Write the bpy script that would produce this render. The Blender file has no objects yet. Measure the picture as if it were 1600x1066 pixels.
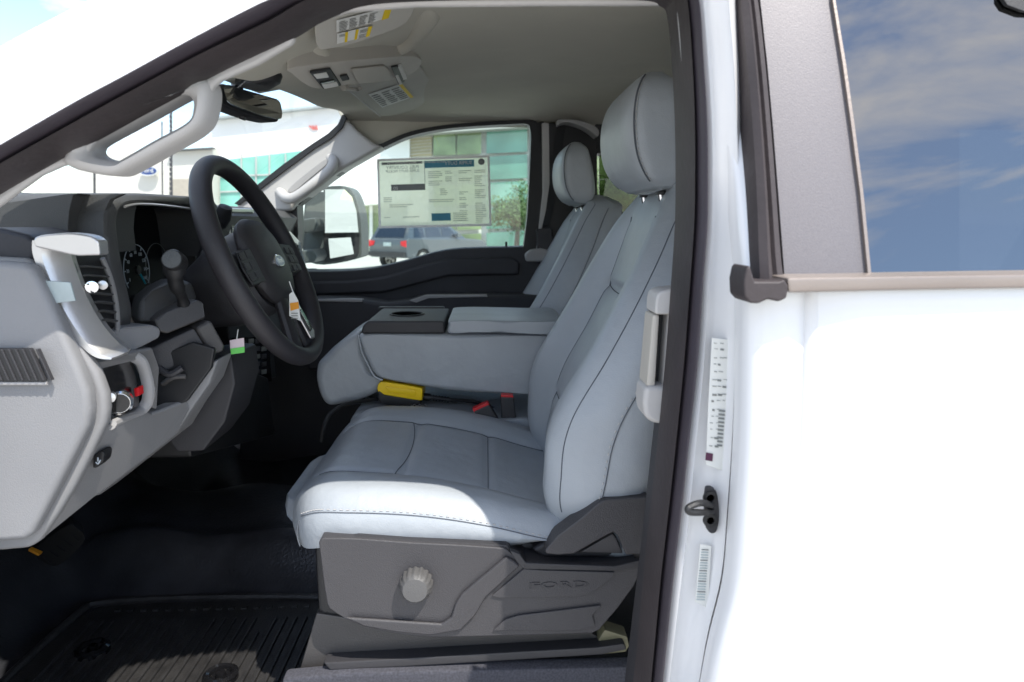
import bpy, bmesh, math, random
from mathutils import Vector, Matrix
random.seed(4)
R = math.radians
S = bpy.context.scene
COL = S.collection
# ------------------------------------------------------------------ camera
F = 1067.0; CAMZ = 1.72
PIT = math.atan(185/F); YAW = math.atan(40*math.cos(PIT)/F)
f_ = Vector((math.sin(YAW)*math.cos(PIT), math.cos(YAW)*math.cos(PIT), -math.sin(PIT)))
r_ = Vector((math.cos(YAW), -math.sin(YAW), 0)); u_ = r_.cross(f_)
cam = bpy.data.cameras.new('camera'); co = bpy.data.objects.new('camera', cam); COL.objects.link(co)
co.matrix_world = Matrix.Translation((0, 0, CAMZ)) @ Matrix((r_, u_, -f_)).transposed().to_4x4()
cam.sensor_width = 36; cam.lens = F/1600*36; cam.clip_start = .05; cam.clip_end = 3000
cam.dof.use_dof = True; cam.dof.focus_distance = 1.12; cam.dof.aperture_fstop = 7.0
S.camera = co
# ------------------------------------------------------------------ light
SUN_DIR = Vector((0.40, -0.52, 1.0)).normalized()
SUN_EL = math.asin(SUN_DIR.z); SUN_AZ = math.atan2(SUN_DIR.x, SUN_DIR.y)
w = bpy.data.worlds.new('World'); S.world = w; w.use_nodes = True
n = w.node_tree.nodes; l = w.node_tree.links; n.clear()
wo = n.new('ShaderNodeOutputWorld'); bg = n.new('ShaderNodeBackground'); sky = n.new('ShaderNodeTexSky')
sky.sky_type = 'NISHITA'; sky.sun_disc = False; sky.sun_elevation = SUN_EL; sky.sun_rotation = SUN_AZ
sky.dust_density = .3; sky.ozone_density = 1.4; sky.air_density = 1.0
tc = n.new('ShaderNodeTexCoord'); mp = n.new('ShaderNodeMapping'); mp.inputs['Scale'].default_value = (1.1, 1.6, 5.0)
mp.inputs['Rotation'].default_value = (0, .25, .5)
nz = n.new('ShaderNodeTexNoise'); nz.inputs['Scale'].default_value = 1.6; nz.inputs['Detail'].default_value = 9; nz.inputs['Roughness'].default_value = .58
nz.inputs['Distortion'].default_value = .5
cr_ = n.new('ShaderNodeValToRGB'); cr_.color_ramp.elements[0].position = .46; cr_.color_ramp.elements[1].position = .60
mx = n.new('ShaderNodeMix'); mx.data_type = 'RGBA'; mx.inputs[7].default_value = (6.6, 6.6, 6.9, 1)
l.new(tc.outputs['Generated'], mp.inputs[0]); l.new(mp.outputs[0], nz.inputs[0]); l.new(nz.outputs[0], cr_.inputs[0])
l.new(cr_.outputs[0], mx.inputs[0]); l.new(sky.outputs[0], mx.inputs[6]); l.new(mx.outputs[2], bg.inputs[0])
bg.inputs[1].default_value = .15; l.new(bg.outputs[0], wo.inputs[0])
sd = bpy.data.lights.new('sun', 'SUN'); so = bpy.data.objects.new('sun', sd); COL.objects.link(so)
sd.energy = 3.2; sd.angle = R(.55); sd.color = (1, .955, .88)
so.rotation_euler = SUN_DIR.to_track_quat('Z', 'Y').to_euler(); so.location = (3, -6, 12)
S.view_settings.view_transform = 'Standard'; S.view_settings.look = 'None'
S.view_settings.exposure = 1.1; S.view_settings.gamma = 1
S.render.engine = 'CYCLES'
S.cycles.max_bounces = 10; S.cycles.transparent_max_bounces = 16; S.cycles.sample_clamp_indirect = 6

# ------------------------------------------------------------------ helpers
def ray(px, py): return f_ + r_*((px-800)/F) - u_*((py-533)/F)
def P(px, py, Y):
    d = ray(px, py); k = Y/d.y; return Vector((d.x*k, Y, CAMZ+d.z*k))
def PX(px, py, X):
    d = ray(px, py); k = X/d.x; return Vector((X, d.y*k, CAMZ+d.z*k))
def PZ(px, py, Z):
    d = ray(px, py); k = (Z-CAMZ)/d.z; return Vector((d.x*k, d.y*k, Z))
def LP(pts, Y): return [P(a, b, Y) for a, b in pts]
def cr(pts, m=6, closed=False):
    pts = [Vector(p) for p in pts]; N = len(pts); out = []
    rng = N if closed else N-1
    for i in range(rng):
        if closed: p0, p1, p2, p3 = pts[i-1], pts[i], pts[(i+1) % N], pts[(i+2) % N]
        else: p0, p1, p2, p3 = pts[max(i-1, 0)], pts[i], pts[i+1], pts[min(i+2, N-1)]
        for k in range(m):
            t = k/m
            out.append(.5*((2*p1)+(p2-p0)*t+(2*p0-5*p1+4*p2-p3)*t*t+(3*p1-p0-3*p2+p3)*t**3))
    if not closed: out.append(pts[-1])
    return out
def sm(pts, m=5): return [(v[0], v[1]) for v in cr([(a, b, 0) for a, b in pts], m)]
def lerp(a, b, t): return a+(b-a)*t
def interp(tab, x):
    if x <= tab[0][0]: return tab[0][1]
    for (a, b), (c, d) in zip(tab, tab[1:]):
        if x <= c: return b+(d-b)*(x-a)/(c-a)
    return tab[-1][1]
def sinterp(tab, x):           # smooth interpolation
    N = len(tab)
    if x <= tab[0][0]: return tab[0][1]
    if x >= tab[-1][0]: return tab[-1][1]
    for i in range(N-1):
        if x <= tab[i+1][0]:
            x0, y0 = tab[i]; x1, y1 = tab[i+1]; h = x1-x0; t = (x-x0)/h
            m0 = (y1-tab[i-1][1])/(x1-tab[i-1][0]) if i else (y1-y0)/h
            m1 = (tab[i+2][1]-y0)/(tab[i+2][0]-x0) if i+2 < N else (y1-y0)/h
            return (2*t**3-3*t*t+1)*y0+(t**3-2*t*t+t)*h*m0+(-2*t**3+3*t*t)*y1+(t**3-t*t)*h*m1

# materials ---------------------------------------------------------
def mat(name, col, rough=.5, bump=0, bscale=200, var=.06, metal=0, spec=.5, vscale=6, coat=0, sheen=0, detail=4):
    m = bpy.data.materials.new(name); m.use_nodes = True
    N = m.node_tree.nodes; L = m.node_tree.links; b = N['Principled BSDF']
    b.inputs['Roughness'].default_value = rough; b.inputs['Metallic'].default_value = metal
    b.inputs['Specular IOR Level'].default_value = spec; b.inputs['Coat Weight'].default_value = coat
    b.inputs['Coat Roughness'].default_value = .04
    t = N.new('ShaderNodeTexCoord')
    z = N.new('ShaderNodeTexNoise'); z.inputs['Scale'].default_value = vscale; z.inputs['Detail'].default_value = detail
    L.new(t.outputs['Object'], z.inputs[0])
    r = N.new('ShaderNodeValToRGB')
    r.color_ramp.elements[0].position = .3; r.color_ramp.elements[1].position = .7
    r.color_ramp.elements[0].color = tuple(c*(1-var) for c in col)+(1,)
    r.color_ramp.elements[1].color = tuple(min(1, c*(1+var)) for c in col)+(1,)
    L.new(z.outputs[0], r.inputs[0]); L.new(r.outputs[0], b.inputs['Base Color'])
    if bump:
        q = N.new('ShaderNodeTexNoise'); q.inputs['Scale'].default_value = bscale; q.inputs['Detail'].default_value = 3
        L.new(t.outputs['Object'], q.inputs[0])
        bp = N.new('ShaderNodeBump'); bp.inputs['Strength'].default_value = bump; bp.inputs['Distance'].default_value = .002
        L.new(q.outputs[0], bp.inputs['Height']); L.new(bp.outputs[0], b.inputs['Normal'])
    return m
def glass(name, tint, refl=1.0, rough=0.0, base=.0):
    m = bpy.data.materials.new(name); m.use_nodes = True
    N = m.node_tree.nodes; L = m.node_tree.links; N.remove(N['Principled BSDF']); o = N['Material Output']
    tr = N.new('ShaderNodeBsdfTransparent'); tr.inputs[0].default_value = tint+(1,)
    gl = N.new('ShaderNodeBsdfGlossy'); gl.inputs['Roughness'].default_value = rough
    lw = N.new('ShaderNodeLayerWeight'); lw.inputs[0].default_value = .5
    fr = N.new('ShaderNodeMath'); fr.operation = 'POWER'; fr.inputs[1].default_value = 5; L.new(lw.outputs['Facing'], fr.inputs[0])
    mu = N.new('ShaderNodeMath'); mu.operation = 'MULTIPLY_ADD'; mu.inputs[1].default_value = refl; mu.inputs[2].default_value = base+.04; mu.use_clamp = True
    mi = N.new('ShaderNodeMixShader')
    L.new(fr.outputs[0], mu.inputs[0]); L.new(mu.outputs[0], mi.inputs[0]); L.new(tr.outputs[0], mi.inputs[1]); L.new(gl.outputs[0], mi.inputs[2])
    L.new(mi.outputs[0], o.inputs[0]); return m
def emis(name, col, s):
    m = bpy.data.materials.new(name); m.use_nodes = True
    b = m.node_tree.nodes['Principled BSDF']; b.inputs['Base Color'].default_value = col+(1,)
    b.inputs['Emission Color'].default_value = col+(1,); b.inputs['Emission Strength'].default_value = s; return m
def leather(name, col):
    m = mat(name, col, .42, .0, var=.05, vscale=9)
    N = m.node_tree.nodes; L = m.node_tree.links; b = N['Principled BSDF']
    t = [x for x in N if x.type == 'TEX_COORD'][0]
    v = N.new('ShaderNodeTexVoronoi'); v.inputs['Scale'].default_value = 520
    q = N.new('ShaderNodeTexNoise'); q.inputs['Scale'].default_value = 14; q.inputs['Detail'].default_value = 3
    L.new(t.outputs['Object'], v.inputs[0]); L.new(t.outputs['Object'], q.inputs[0])
    b1 = N.new('ShaderNodeBump'); b1.inputs['Strength'].default_value = .25; b1.inputs['Distance'].default_value = .0006
    b2 = N.new('ShaderNodeBump'); b2.inputs['Strength'].default_value = .35; b2.inputs['Distance'].default_value = .012
    L.new(v.outputs[0], b1.inputs['Height']); L.new(q.outputs[0], b2.inputs['Height']); q3 = N.new('ShaderNodeTexNoise'); q3.inputs['Scale'].default_value = 46; q3.inputs['Detail'].default_value = 5; q3.inputs['Distortion'].default_value = 1.2
    b3 = N.new('ShaderNodeBump'); b3.inputs['Strength'].default_value = .13; b3.inputs['Distance'].default_value = .003
    L.new(t.outputs['Object'], q3.inputs[0]); L.new(q3.outputs[0], b3.inputs['Height']); L.new(b2.outputs[0], b3.inputs['Normal']); L.new(b3.outputs[0], b1.inputs['Normal']); L.new(b1.outputs[0], b.inputs['Normal'])
    return m
M = dict(
 white=mat('white_paint', (.72, .72, .72), .28, var=.01, coat=.6),
 rubber=mat('door_rubber', (.042, .034, .043), .55, .3, 90, .15, vscale=12),
 rubber2=mat('inner_rubber', (.036, .028, .029), .6, .3, 120, .2, vscale=14),
 trim=mat('light_trim', (.33, .32, .315), .6, .15, 500),
 trimw=mat('pale_trim', (.46, .445, .43), .55, .12, 500),
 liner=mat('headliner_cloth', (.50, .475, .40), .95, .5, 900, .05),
 visor=mat('visor_vinyl', (.48, .46, .41), .8, .2, 700),
 console=mat('console_plastic', (.46, .43, .38), .6, .15, 600),
 dash=mat('dash_plastic', (.055, .055, .055), .55, .35, 700, .1),
 dashlight=mat('lower_dash_plastic', (.20, .20, .205), .55, .25, 600),
 black=mat('black_plastic', (.012, .012, .013), .5, .15, 500, .2),
 gloss=mat('gloss_black', (.008, .008, .009), .12, var=.1),
 dark=mat('dark_grey_plastic', (.03, .029, .032), .55, .3, 600, .12),
 door=mat('door_trim_dark', (.028, .028, .033), .6, .35, 500, .15),
 leath=leather('grey_vinyl', (.325, .35, .375)),
 seam=mat('seam_shadow', (.09, .10, .115), .9),
 stitch=mat('stitch_thread', (.42, .41, .40), .8),
 shield=mat('seat_shield_plastic', (.042, .040, .043), .5, .4, 700, .06),
 dtrim=mat('dash_trim', (.20, .198, .20), .5, .2, 600),
 knob=mat('knob_plastic', (.085, .083, .082), .5, .25, 600),
 wheel=mat('wheel_rubber', (.022, .02, .023), .5, .3, 800, .1),
 silver=mat('satin_silver', (.55, .54, .53), .3, .05, 300, .04, metal=.75),
 chrome=mat('chrome', (.8, .8, .8), .12, metal=1, var=.01),
 floor=mat('floor_vinyl', (.028, .028, .032), .30, .5, 160, .25, vscale=16),
 mat_=mat('floor_mat_rubber', (.026, .025, .025), .42, .5, 300, .3, vscale=30),
 riser=mat('riser_metal', (.048, .045, .044), .5, .25, 500, .1),
 carpet=mat('sill_carpet', (.07, .07, .085), .9, 1.0, 1200, .3, vscale=300),
 yellow=mat('yellow_plastic', (.9, .60, .0), .35, .1, 300, .03),
 red=mat('red_plastic', (.6, .01, .015), .4),
 green=mat('green_print', (.13, .52, .1), .6),
 paper=mat('paper', (.72, .72, .68), .7, var=.03),
 papery=mat('yellow_print', (.78, .56, .02), .7),
 ink=mat('ink', (.22, .22, .2), .8),
 print_grey=mat('grey_print', (.2, .21, .2), .8),
 print_blue=mat('blue_print', (.08, .27, .36), .8),
 blue=mat('emblem_blue', (.01, .045, .2), .3),
 applique=mat('pillar_cover_metallic', (.14, .13, .136), .45, .12, 900, .12, metal=.2, vscale=900),
 belt=mat('belt_strip', (.26, .22, .195), .4, .1, 300, .08, metal=.4),
 webbing=mat('webbing', (.02, .02, .022), .85, .8, 900),
 teal=mat('dial_teal', (.02, .4, .5), .5),
 tick=mat('dial_ticks', (.5, .55, .6), .5),
 grey=mat('mirror_housing_plastic', (.085, .09, .09), .6, .4, 400),
 wcover=mat('hub_cover_plastic', (.03, .028, .03), .5, .3, 700, .1),
 orange=mat('orange_print', (.75, .3, .02), .6),
 cyan_sheen_print=mat('pale_blue_print_sheen', (.36, .42, .42), .35, var=.2, vscale=20),  # pale blue print tone; also colours a painted reflection and the lit vent surround
)
M['g_clear'] = glass('windshield_glass', (.95, .98, .97), .25)
M['g_side'] = glass('side_glass', (.92, .98, .95), .6)
M['g_priv'] = glass('privacy_glass', (.12, .13, .14), .6, base=.19)
M['mirror'] = mat('mirror_silver', (.75, .77, .76), .03, metal=1, var=.01)
M['mirror_dim'] = mat('mirror_dim', (.6, .61, .57), .04, metal=1, var=.01)
def sheetmat():
    m = bpy.data.materials.new('sheet_paper'); m.use_nodes = True
    N = m.node_tree.nodes; L = m.node_tree.links; N.remove(N['Principled BSDF']); o = N['Material Output']
    d = N.new('ShaderNodeBsdfDiffuse'); d.inputs[0].default_value = (.74, .76, .60, 1)
    t = N.new('ShaderNodeBsdfTranslucent'); t.inputs[0].default_value = (.78, .80, .62, 1)
    tr = N.new('ShaderNodeBsdfTransparent'); tr.inputs[0].default_value = (.9, .9, .85, 1)
    a = N.new('ShaderNodeMixShader'); a.inputs[0].default_value = .55; b = N.new('ShaderNodeMixShader'); b.inputs[0].default_value = .16
    L.new(d.outputs[0], a.inputs[1]); L.new(t.outputs[0], a.inputs[2]); L.new(a.outputs[0], b.inputs[1]); L.new(tr.outputs[0], b.inputs[2]); L.new(b.outputs[0], o.inputs[0])
    tc = N.new('ShaderNodeTexCoord'); z = N.new('ShaderNodeTexNoise'); z.inputs['Scale'].default_value = 9; z.inputs['Detail'].default_value = 5
    bp = N.new('ShaderNodeBump'); bp.inputs['Distance'].default_value = .02; L.new(tc.outputs['Object'], z.inputs[0]); L.new(z.outputs[0], bp.inputs['Height']); L.new(bp.outputs[0], d.inputs['Normal']); L.new(bp.outputs[0], t.inputs['Normal'])
    return m
M['sheet'] = sheetmat()

# mesh accumulator --------------------------------------------------
class B:
    def __init__(s): s.v = []; s.f = []; s.m = []; s.mats = []
    def mi(s, k):
        k = M[k] if isinstance(k, str) else k
        if k not in s.mats: s.mats.append(k)
        return s.mats.index(k)
    def add(s, vs, fs, k):
        o = len(s.v); i = s.mi(k); s.v += [Vector(x) for x in vs]
        for f in fs: s.f.append([o+a for a in f]); s.m.append(i)
        return s
    def bm(s, bm, k):
        bm.verts.index_update(); s.add([v.co.copy() for v in bm.verts], [[v.index for v in f.verts] for f in bm.faces], k); bm.free(); return s
    def slab(s, pts, off, k, bev=.003, seg=2):
        """extrude a 3-D outline by a vector"""
        off = Vector(off); b = bmesh.new(); a = [b.verts.new(p) for p in pts]; c = [b.verts.new(Vector(p)+off) for p in pts]; N = len(pts)
        b.faces.new(a); b.faces.new(list(reversed(c)))
        for i in range(N): b.faces.new((a[i], c[i], c[(i+1) % N], a[(i+1) % N]))
        bmesh.ops.recalc_face_normals(b, faces=b.faces)
        if bev:
            ed = [e for e in b.edges if len(e.link_faces) == 2 and e.calc_face_angle(0) > R(28)]
            bmesh.ops.bevel(b, geom=ed, offset=bev, segments=seg, affect='EDGES', profile=.5, clamp_overlap=True)
        return s.bm(b, k)
    def box(s, lo, hi, k, bev=.003):
        (x0, y0, z0), (x1, y1, z1) = lo, hi
        return s.slab([(x0, y0, z0), (x1, y0, z0), (x1, y1, z0), (x0, y1, z0)], (0, 0, z1-z0), k, bev)
    def prism(s, px, Y0, Y1, k, bev=.003, seg=2):
        return s.slab(LP(px, Y0), (0, Y1-Y0, 0), k, bev, seg)
    def loft(s, rings, k, cap=True, closed=False):
        N = len(rings[0]); v = [p for r in rings for p in r]; f = []
        for i in range(len(rings)-(0 if closed else 1)):
            a = i*N; c = ((i+1) % len(rings))*N
            for j in range(N): f.append([a+j, a+(j+1) % N, c+(j+1) % N, c+j])
        if cap and not closed: f += [list(range(N))[::-1], [(len(rings)-1)*N+j for j in range(N)]]
        return s.add(v, f, k)
    def tube(s, pts, r, k, n=8, closed=False, cap=True, flat=1.0, up=None):
        pts = [Vector(p) for p in pts]; rings = []; N = len(pts)
        ref = Vector(up) if up else Vector((.13, -.97, .2))
        for i, p in enumerate(pts):
            a = pts[i-1] if (i or closed) else p; c = pts[(i+1) % N] if (i < N-1 or closed) else p
            t = (c-a).normalized(); x = ref.cross(t)
            if x.length < 1e-4: x = Vector((1, 0, 0)).cross(t)
            x.normalize(); y = t.cross(x).normalized()
            rr = r[i] if isinstance(r, (list, tuple)) else r
            rings.append([p+x*math.cos(q)*rr+y*math.sin(q)*rr*flat for q in [2*math.pi*j/n for j in range(n)]])
        return s.loft(rings, k, cap, closed)
    def grid(s, fn, nu, nv, k):
        v = [fn(i/nu, j/nv) for i in range(nu+1) for j in range(nv+1)]
        return s.add(v, [[i*(nv+1)+j, (i+1)*(nv+1)+j, (i+1)*(nv+1)+j+1, i*(nv+1)+j+1] for i in range(nu) for j in range(nv)], k)
    def lathe(s, c, ax, prof, k, n=28):
        """prof: (radius, distance along axis)"""
        ax = Vector(ax).normalized(); x = ax.orthogonal().normalized(); y = ax.cross(x); c = Vector(c)
        return s.loft([[c+ax*h+(x*math.cos(q)+y*math.sin(q))*max(r, 1e-4) for q in [2*math.pi*j/n for j in range(n)]] for r, h in prof], k)
    def text(s, body, loc, xd, yd, size, k, ext=.0005, align='CENTER', sx=1.0):
        cu = bpy.data.curves.new('t', 'FONT'); cu.body = body; cu.size = size; cu.extrude = ext; cu.align_x = align; cu.resolution_u = 2
        o = bpy.data.objects.new('t', cu); COL.objects.link(o); bpy.context.view_layer.update()
        me = o.evaluated_get(bpy.context.evaluated_depsgraph_get()).to_mesh()
        xd = Vector(xd).normalized(); yd = Vector(yd).normalized(); zd = xd.cross(yd); loc = Vector(loc)
        s.add([loc+xd*v.co.x*sx+yd*v.co.y+zd*v.co.z for v in me.vertices], [list(p.vertices) for p in me.polygons], k)
        bpy.data.objects.remove(o); bpy.data.curves.remove(cu); return s
    def build(s, name, parent=None, label=None, ang=35, flat=False):
        me = bpy.data.meshes.new(name); org = ORG.get(parent.name, Vector()) if parent else Vector()
        me.from_pydata([p-org for p in s.v], [], s.f)
        for m in s.mats: me.materials.append(m)
        me.polygons.foreach_set('material_index', s.m)
        b = bmesh.new(); b.from_mesh(me); bmesh.ops.recalc_face_normals(b, faces=b.faces); b.to_mesh(me); b.free()
        if not flat:
            me.polygons.foreach_set('use_smooth', [True]*len(me.polygons)); me.set_sharp_from_angle(angle=R(ang))
        me.update()
        o = bpy.data.objects.new(name, me); COL.objects.link(o)
        if parent: o.parent = parent; ORG[o.name] = org
        else: ORG[o.name] = Vector()
        if label: o['label'] = label
        if s.v and not flat:
            wn = o.modifiers.new('wn', 'WEIGHTED_NORMAL'); wn.keep_sharp = True
        return o
ORG = {}
def S3(s, pts, off, k, bev=.004): s.slab([P(*p) for p in pts], off, k, bev, 3)
def tag(o, label=None, cat=None, group=None, kind=None):
    for k, v in (('label', label), ('category', cat), ('group', group), ('kind', kind)):
        if v: o[k] = v
    return o
def empty(name, loc, label, cat, group=None):
    o = bpy.data.objects.new(name, None); COL.objects.link(o); o.location = loc; ORG[o.name] = Vector(loc); o.empty_display_size = .1
    return tag(o, label, cat, group)

# ================================================================== ground
g = B(); g.add([(-400, -300, 0), (400, -300, 0), (400, 600, 0), (-400, 600, 0)], [[0, 1, 2, 3]], mat('concrete', (.42, .41, .39), .8, .3, 20, .12, vscale=.4))
tag(g.build('ground', flat=True), kind='structure')

# ================================================================== truck
T = empty('pickup_truck', (.3, 1.63, 0), 'white pickup truck seen through its open front door, grey cab interior', 'pickup truck')

# --- door opening seal -------------------------------------------------
OUT = [(-90, 284), (0, 232), (125, 160), (200, 120), (282, 75), (376, 25), (432, 0), (520, -25), (640, -42), (860, -50), (1010, -47), (1066, -34), (1088, 0), (1096, 100), (1102, 200), (1103, 300), (1102, 360), (1095, 450), (1088, 560), (1075, 680), (1062, 800), (1050, 900), (1033, 1066), (1020, 1180), (1000, 1290)]
INN = [(-90, 340), (0, 285), (150, 202), (235, 155), (345, 97), (454, 47), (505, 14), (560, -8), (650, -14), (860, -16), (1010, -15), (1048, -8), (1056, 10), (1064, 100), (1067, 200), (1067, 300), (1065, 360), (1059, 450), (1050, 560), (1039, 680), (1026, 800), (1015, 900), (1000, 1066), (985, 1180), (966, 1290)]
so_ = sm(OUT, 6); si_ = sm(INN, 6)
A = LP(so_, .665); Bn = LP(si_, .70)
prof = [(0, -.004), (.06, .010), (.25, .014), (.40, .010), (.47, -.006), (.52, -.006), (.58, .006), (.75, .016), (.92, .010), (1, -.012)]
s = B(); rings = []
for a, b in zip(A, Bn):
    q = lambda t, h: a.lerp(b, t*.90)+Vector((0, -h, 0))
    rings.append(([q(t, h) for t, h in prof if t < .5]+[q(.47, -.05), a+Vector((0, .05, 0))], [q(.47, -.05)]+[q(t, h) for t, h in prof if t > .46]+[q(.80, -.05)]))
s.loft([r[0] for r in rings], 'rubber'); s.loft([r[1] for r in rings], 'rubber2')
seal = s.build('door_seal', T, ang=50)

# --- outer body : windshield pillar and roof rail ------------------------
SKY = [(-90, 165), (0, 112), (70, 74), (130, 44), (180, 20), (218, 0), (270, -28), (380, -75), (560, -120), (860, -150), (1010, -160), (1080, -165), (1200, -170)]
sk = LP(sm([(-90, 165), (0, 112), (110, 54), (218, 0), (330, -52), (450, -88), (600, -115), (860, -140), (1010, -145), (1150, -150)], 6), .80)
ou = LP(sm([(-90, 284), (0, 232), (125, 160), (282, 75), (376, 25), (432, 0), (560, -32), (860, -50), (1010, -47), (1150, -44)], 6), .665)
s = B(); rings = []
for a, b in zip(ou, sk):
    c = [a+Vector((0, .02, 0))]
    for t, h in [(0, 0), (.1, .012), (.3, .012), (.42, .004), (.5, .0), (.56, .016), (.75, .04), (.9, .035), (1, .0)]:
        c.append(a.lerp(b, t)+Vector((0, -h, h*.3)))
    c.append(b+Vector((0, .08, -.02))); c.append(a+Vector((0, .08, 0))); rings.append(c)
s.loft(rings, 'white')
s.build('roof_rail', T, ang=50)
# roof skin, rear and front body so that light only enters through real openings
s = B()
def roof(u, v):
    x = lerp(-.33, 2.2, u); y = lerp(.74, 2.52, v)
    return Vector((x-.12*math.sin(v*math.pi)*(1-u), y, 2.105+.06*math.sin(v*math.pi)-(.03*(1-u)**6)))
s.grid(roof, 24, 16, 'white'); s.build('roof', T)
s = B(); s.box((2.26, .62, .8), (4.2, 2.64, 1.5), 'white', .04)
s.build('rear_body', T)
s = B()
s.slab([(-1.32, .70, .62), (-1.32, .70, 1.66), (-1.5, .72, 1.64), (-2.5, .80, 1.50), (-2.62, .80, .8), (-2.5, .75, .6)], (0, 1.86, 0), 'white', .03)
s.build('front_body', T)
s = B(); s.box((.24, .665, 1.985), (2.2, .76, 2.10), 'white', .02); s.build('roof_side', T)
s = B(); s.prism([(-70, 1480), (-70, 1400), (1040, 1400), (1040, 1480)], .66, .80, 'white', .01)
s.build('rocker_panel', T)

# --- white jamb between the seal and the rear door -----------------------
s = B()
oj = [(1080, -90), (1088, 0), (1096, 100), (1102, 200), (1103, 300), (1102, 360), (1095, 450), (1088, 560), (1075, 680), (1062, 800), (1050, 900), (1033, 1066), (1018, 1200)]
ej = [(1128, -90), (1132, 0), (1140, 100), (1145, 200), (1147, 300), (1146, 360), (1144, 450), (1142, 560), (1138, 680), (1130, 800), (1121, 900), (1096, 1010), (1066, 1200)]
a_ = LP(sm(oj, 5), .672); b_ = LP(sm(ej, 5), .652)
rings = []
for a, b in zip(a_, b_):
    rings.append([a+Vector((-.01, .03, 0)), a+Vector((0, -.004, 0)), a.lerp(b, .18)+Vector((0, -.006, 0)), a.lerp(b, .32)+Vector((0, .012, 0)), a.lerp(b, .6)+Vector((0, .016, 0)), a.lerp(b, .9)+Vector((0, .012, 0)), b+Vector((0.004, .0, 0)), b+Vector((.03, .04, 0)), a+Vector((0, .06, 0))])
s.loft(rings, 'white')
jamb = s.build('door_jamb', T, ang=50)
# striker
s = B()
s.slab(cr(LP([(1104, 758), (1116, 764), (1121, 795), (1118, 824), (1109, 830), (1101, 820), (1099, 790), (1100, 765)], .662), 4, True), (0, -.006, 0), 'dark', .002)
for yy in (777, 812): s.lathe(P(1109, yy, .657), (0, -1, 0), [(.0075, 0), (.0075, .003), (.004, .003), (.004, .001), (.0, .001)], 'black', 16)
s.tube(cr([P(1112, 790, .655), P(1095, 786, .632), P(1076, 793, .626), P(1078, 800, .626), P(1096, 801, .634), P(1112, 800, .655)], 5), .0035, 'black', 8)
s.build('striker', jamb)
# certification labels (rows of print running down the jamb)
s = B()
random.seed(2)
s.slab(LP([(1112, 528), (1140, 531), (1137, 600), (1135, 690), (1128, 735), (1103, 726), (1106, 640)], .6615), (0, -.0006, 0), 'paper', 0)
for i in range(15):
    y0 = 534+i*11.5+random.uniform(-2, 2)
    x0 = 1117-i*.55; nseg = random.randint(2, 3)
    for q in range(nseg):
        xa = x0+q*8+random.uniform(-2, 1); w = random.uniform(3, 7); h = random.choice((.8, 1.1, 3))
        s.slab(LP([(xa, y0), (xa+w, y0+.6), (xa+w, y0+h+.6), (xa, y0+h)], .6605), (0, -.0003, 0), 'print_grey' if q else 'ink', 0)
s.slab(LP([(1103, 707), (1114, 709), (1113, 721), (1102, 719)], .6603), (0, -.0003, 0), mat('dark_print', (.08, .02, .05), .7), 0)
for i in range(10): s.slab(LP([(1123-i*.3, 640+i*6), (1133-i*.5, 641+i*6), (1133-i*.5, 644+i*6), (1123-i*.3, 643+i*6)], .6602), (0, -.0003, 0), 'print_grey', 0)
s.build('certification_label', jamb, 'tall printed white label with rows of fine print')
s = B()
s.slab(LP([(1094, 850), (1111, 853), (1106, 950), (1086, 940)], .6615), (0, -.0006, 0), 'paper', 0)
for i in range(20):
    y0 = 858+i*4.1; s.slab(LP([(1096-i*.42, y0), (1107-i*.3, y0+.6), (1107-i*.3, y0+2.2), (1096-i*.42, y0+1.6)], .6605), (0, -.0003, 0), 'cyan_sheen_print' if i % 4 else 'print_grey', 0)
s.build('tyre_label', jamb, 'small pale label with blue-grey print')

# --- rear door --------------------------------------------------------------
s = B()
dl = sm([(1128, -90), (1134, 0), (1142, 100), (1147, 200), (1149, 300), (1148, 380), (1147, 450), (1145, 560), (1141, 680), (1133, 800), (1124, 900), (1099, 1010), (1069, 1200)], 5)
rings = []
for (px, py) in dl:
    e = P(px, py, .645); ring = []
    bow = .018*math.sin(max(0, min(1, (1.9-e.z)/1.0))*math.pi)
    tum = max(0, e.z-1.66)*.28
    for dx, yy in [(.0, .655), (.0, .640), (.004, .628), (.014, .620), (.035, .616), (.052, .622), (.060, .611), (.10, .606), (.6, .600), (1.4, .600), (1.4, .655)]:
        ring.append(Vector((e.x+dx, yy-bow+tum+(.02*max(0, dx-.03) if e.z < 1.6 else 0), e.z)))
    rings.append(ring)
# lower skin only below the belt line; upper frame narrow
lo = [r for r in rings if r[0].z < 1.674]
s.loft(lo, 'white')
up = [r[0] for r in rings if r[0].z > 1.655]
s.loft([[p, p+Vector((0, -.022, 0)), p+Vector((.006, -.028, 0)), p+Vector((.014, -.028, 0)), p+Vector((.017, -.02, 0)), p+Vector((.017, .01, 0))] for p in up], 'white')
rd = s.build('rear_door', T, ang=50)
# character lines on rear door kept as geometry above. belt, cover, channel, glass
Yd = .612
def PT(px, py, Y0):
    Y = Y0
    for _ in range(12): Y = Y0+.25*max(0, P(px, py, Y).z-1.66)
    return P(px, py, Y)
def LT(pts, Y0): return [PT(a, b, Y0) for a, b in pts]
s = B()
lft = sm([(1138, -60), (1147, 0), (1157, 100), (1165, 200), (1171, 300), (1174, 400), (1176, 445)], 5)
rgt = sm([(1172, -60), (1185, 0), (1197, 100), (1206, 200), (1214, 300), (1222, 400), (1228, 445)], 5)
rings = []
for a, b in zip(LT(lft, .612), LT(rgt, .612)):
    tz = 0
    rings.append([a.lerp(b, t)+Vector((0, tz-h, 0)) for t, h in [(0, -.02), (.0, .0), (.08, .012), (.3, .017), (.42, .014), (.5, .004), (.6, .003), (.7, .006), (.9, .004), (1, -.004), (1, -.02)]])
s.loft(rings, 'rubber2')
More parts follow.
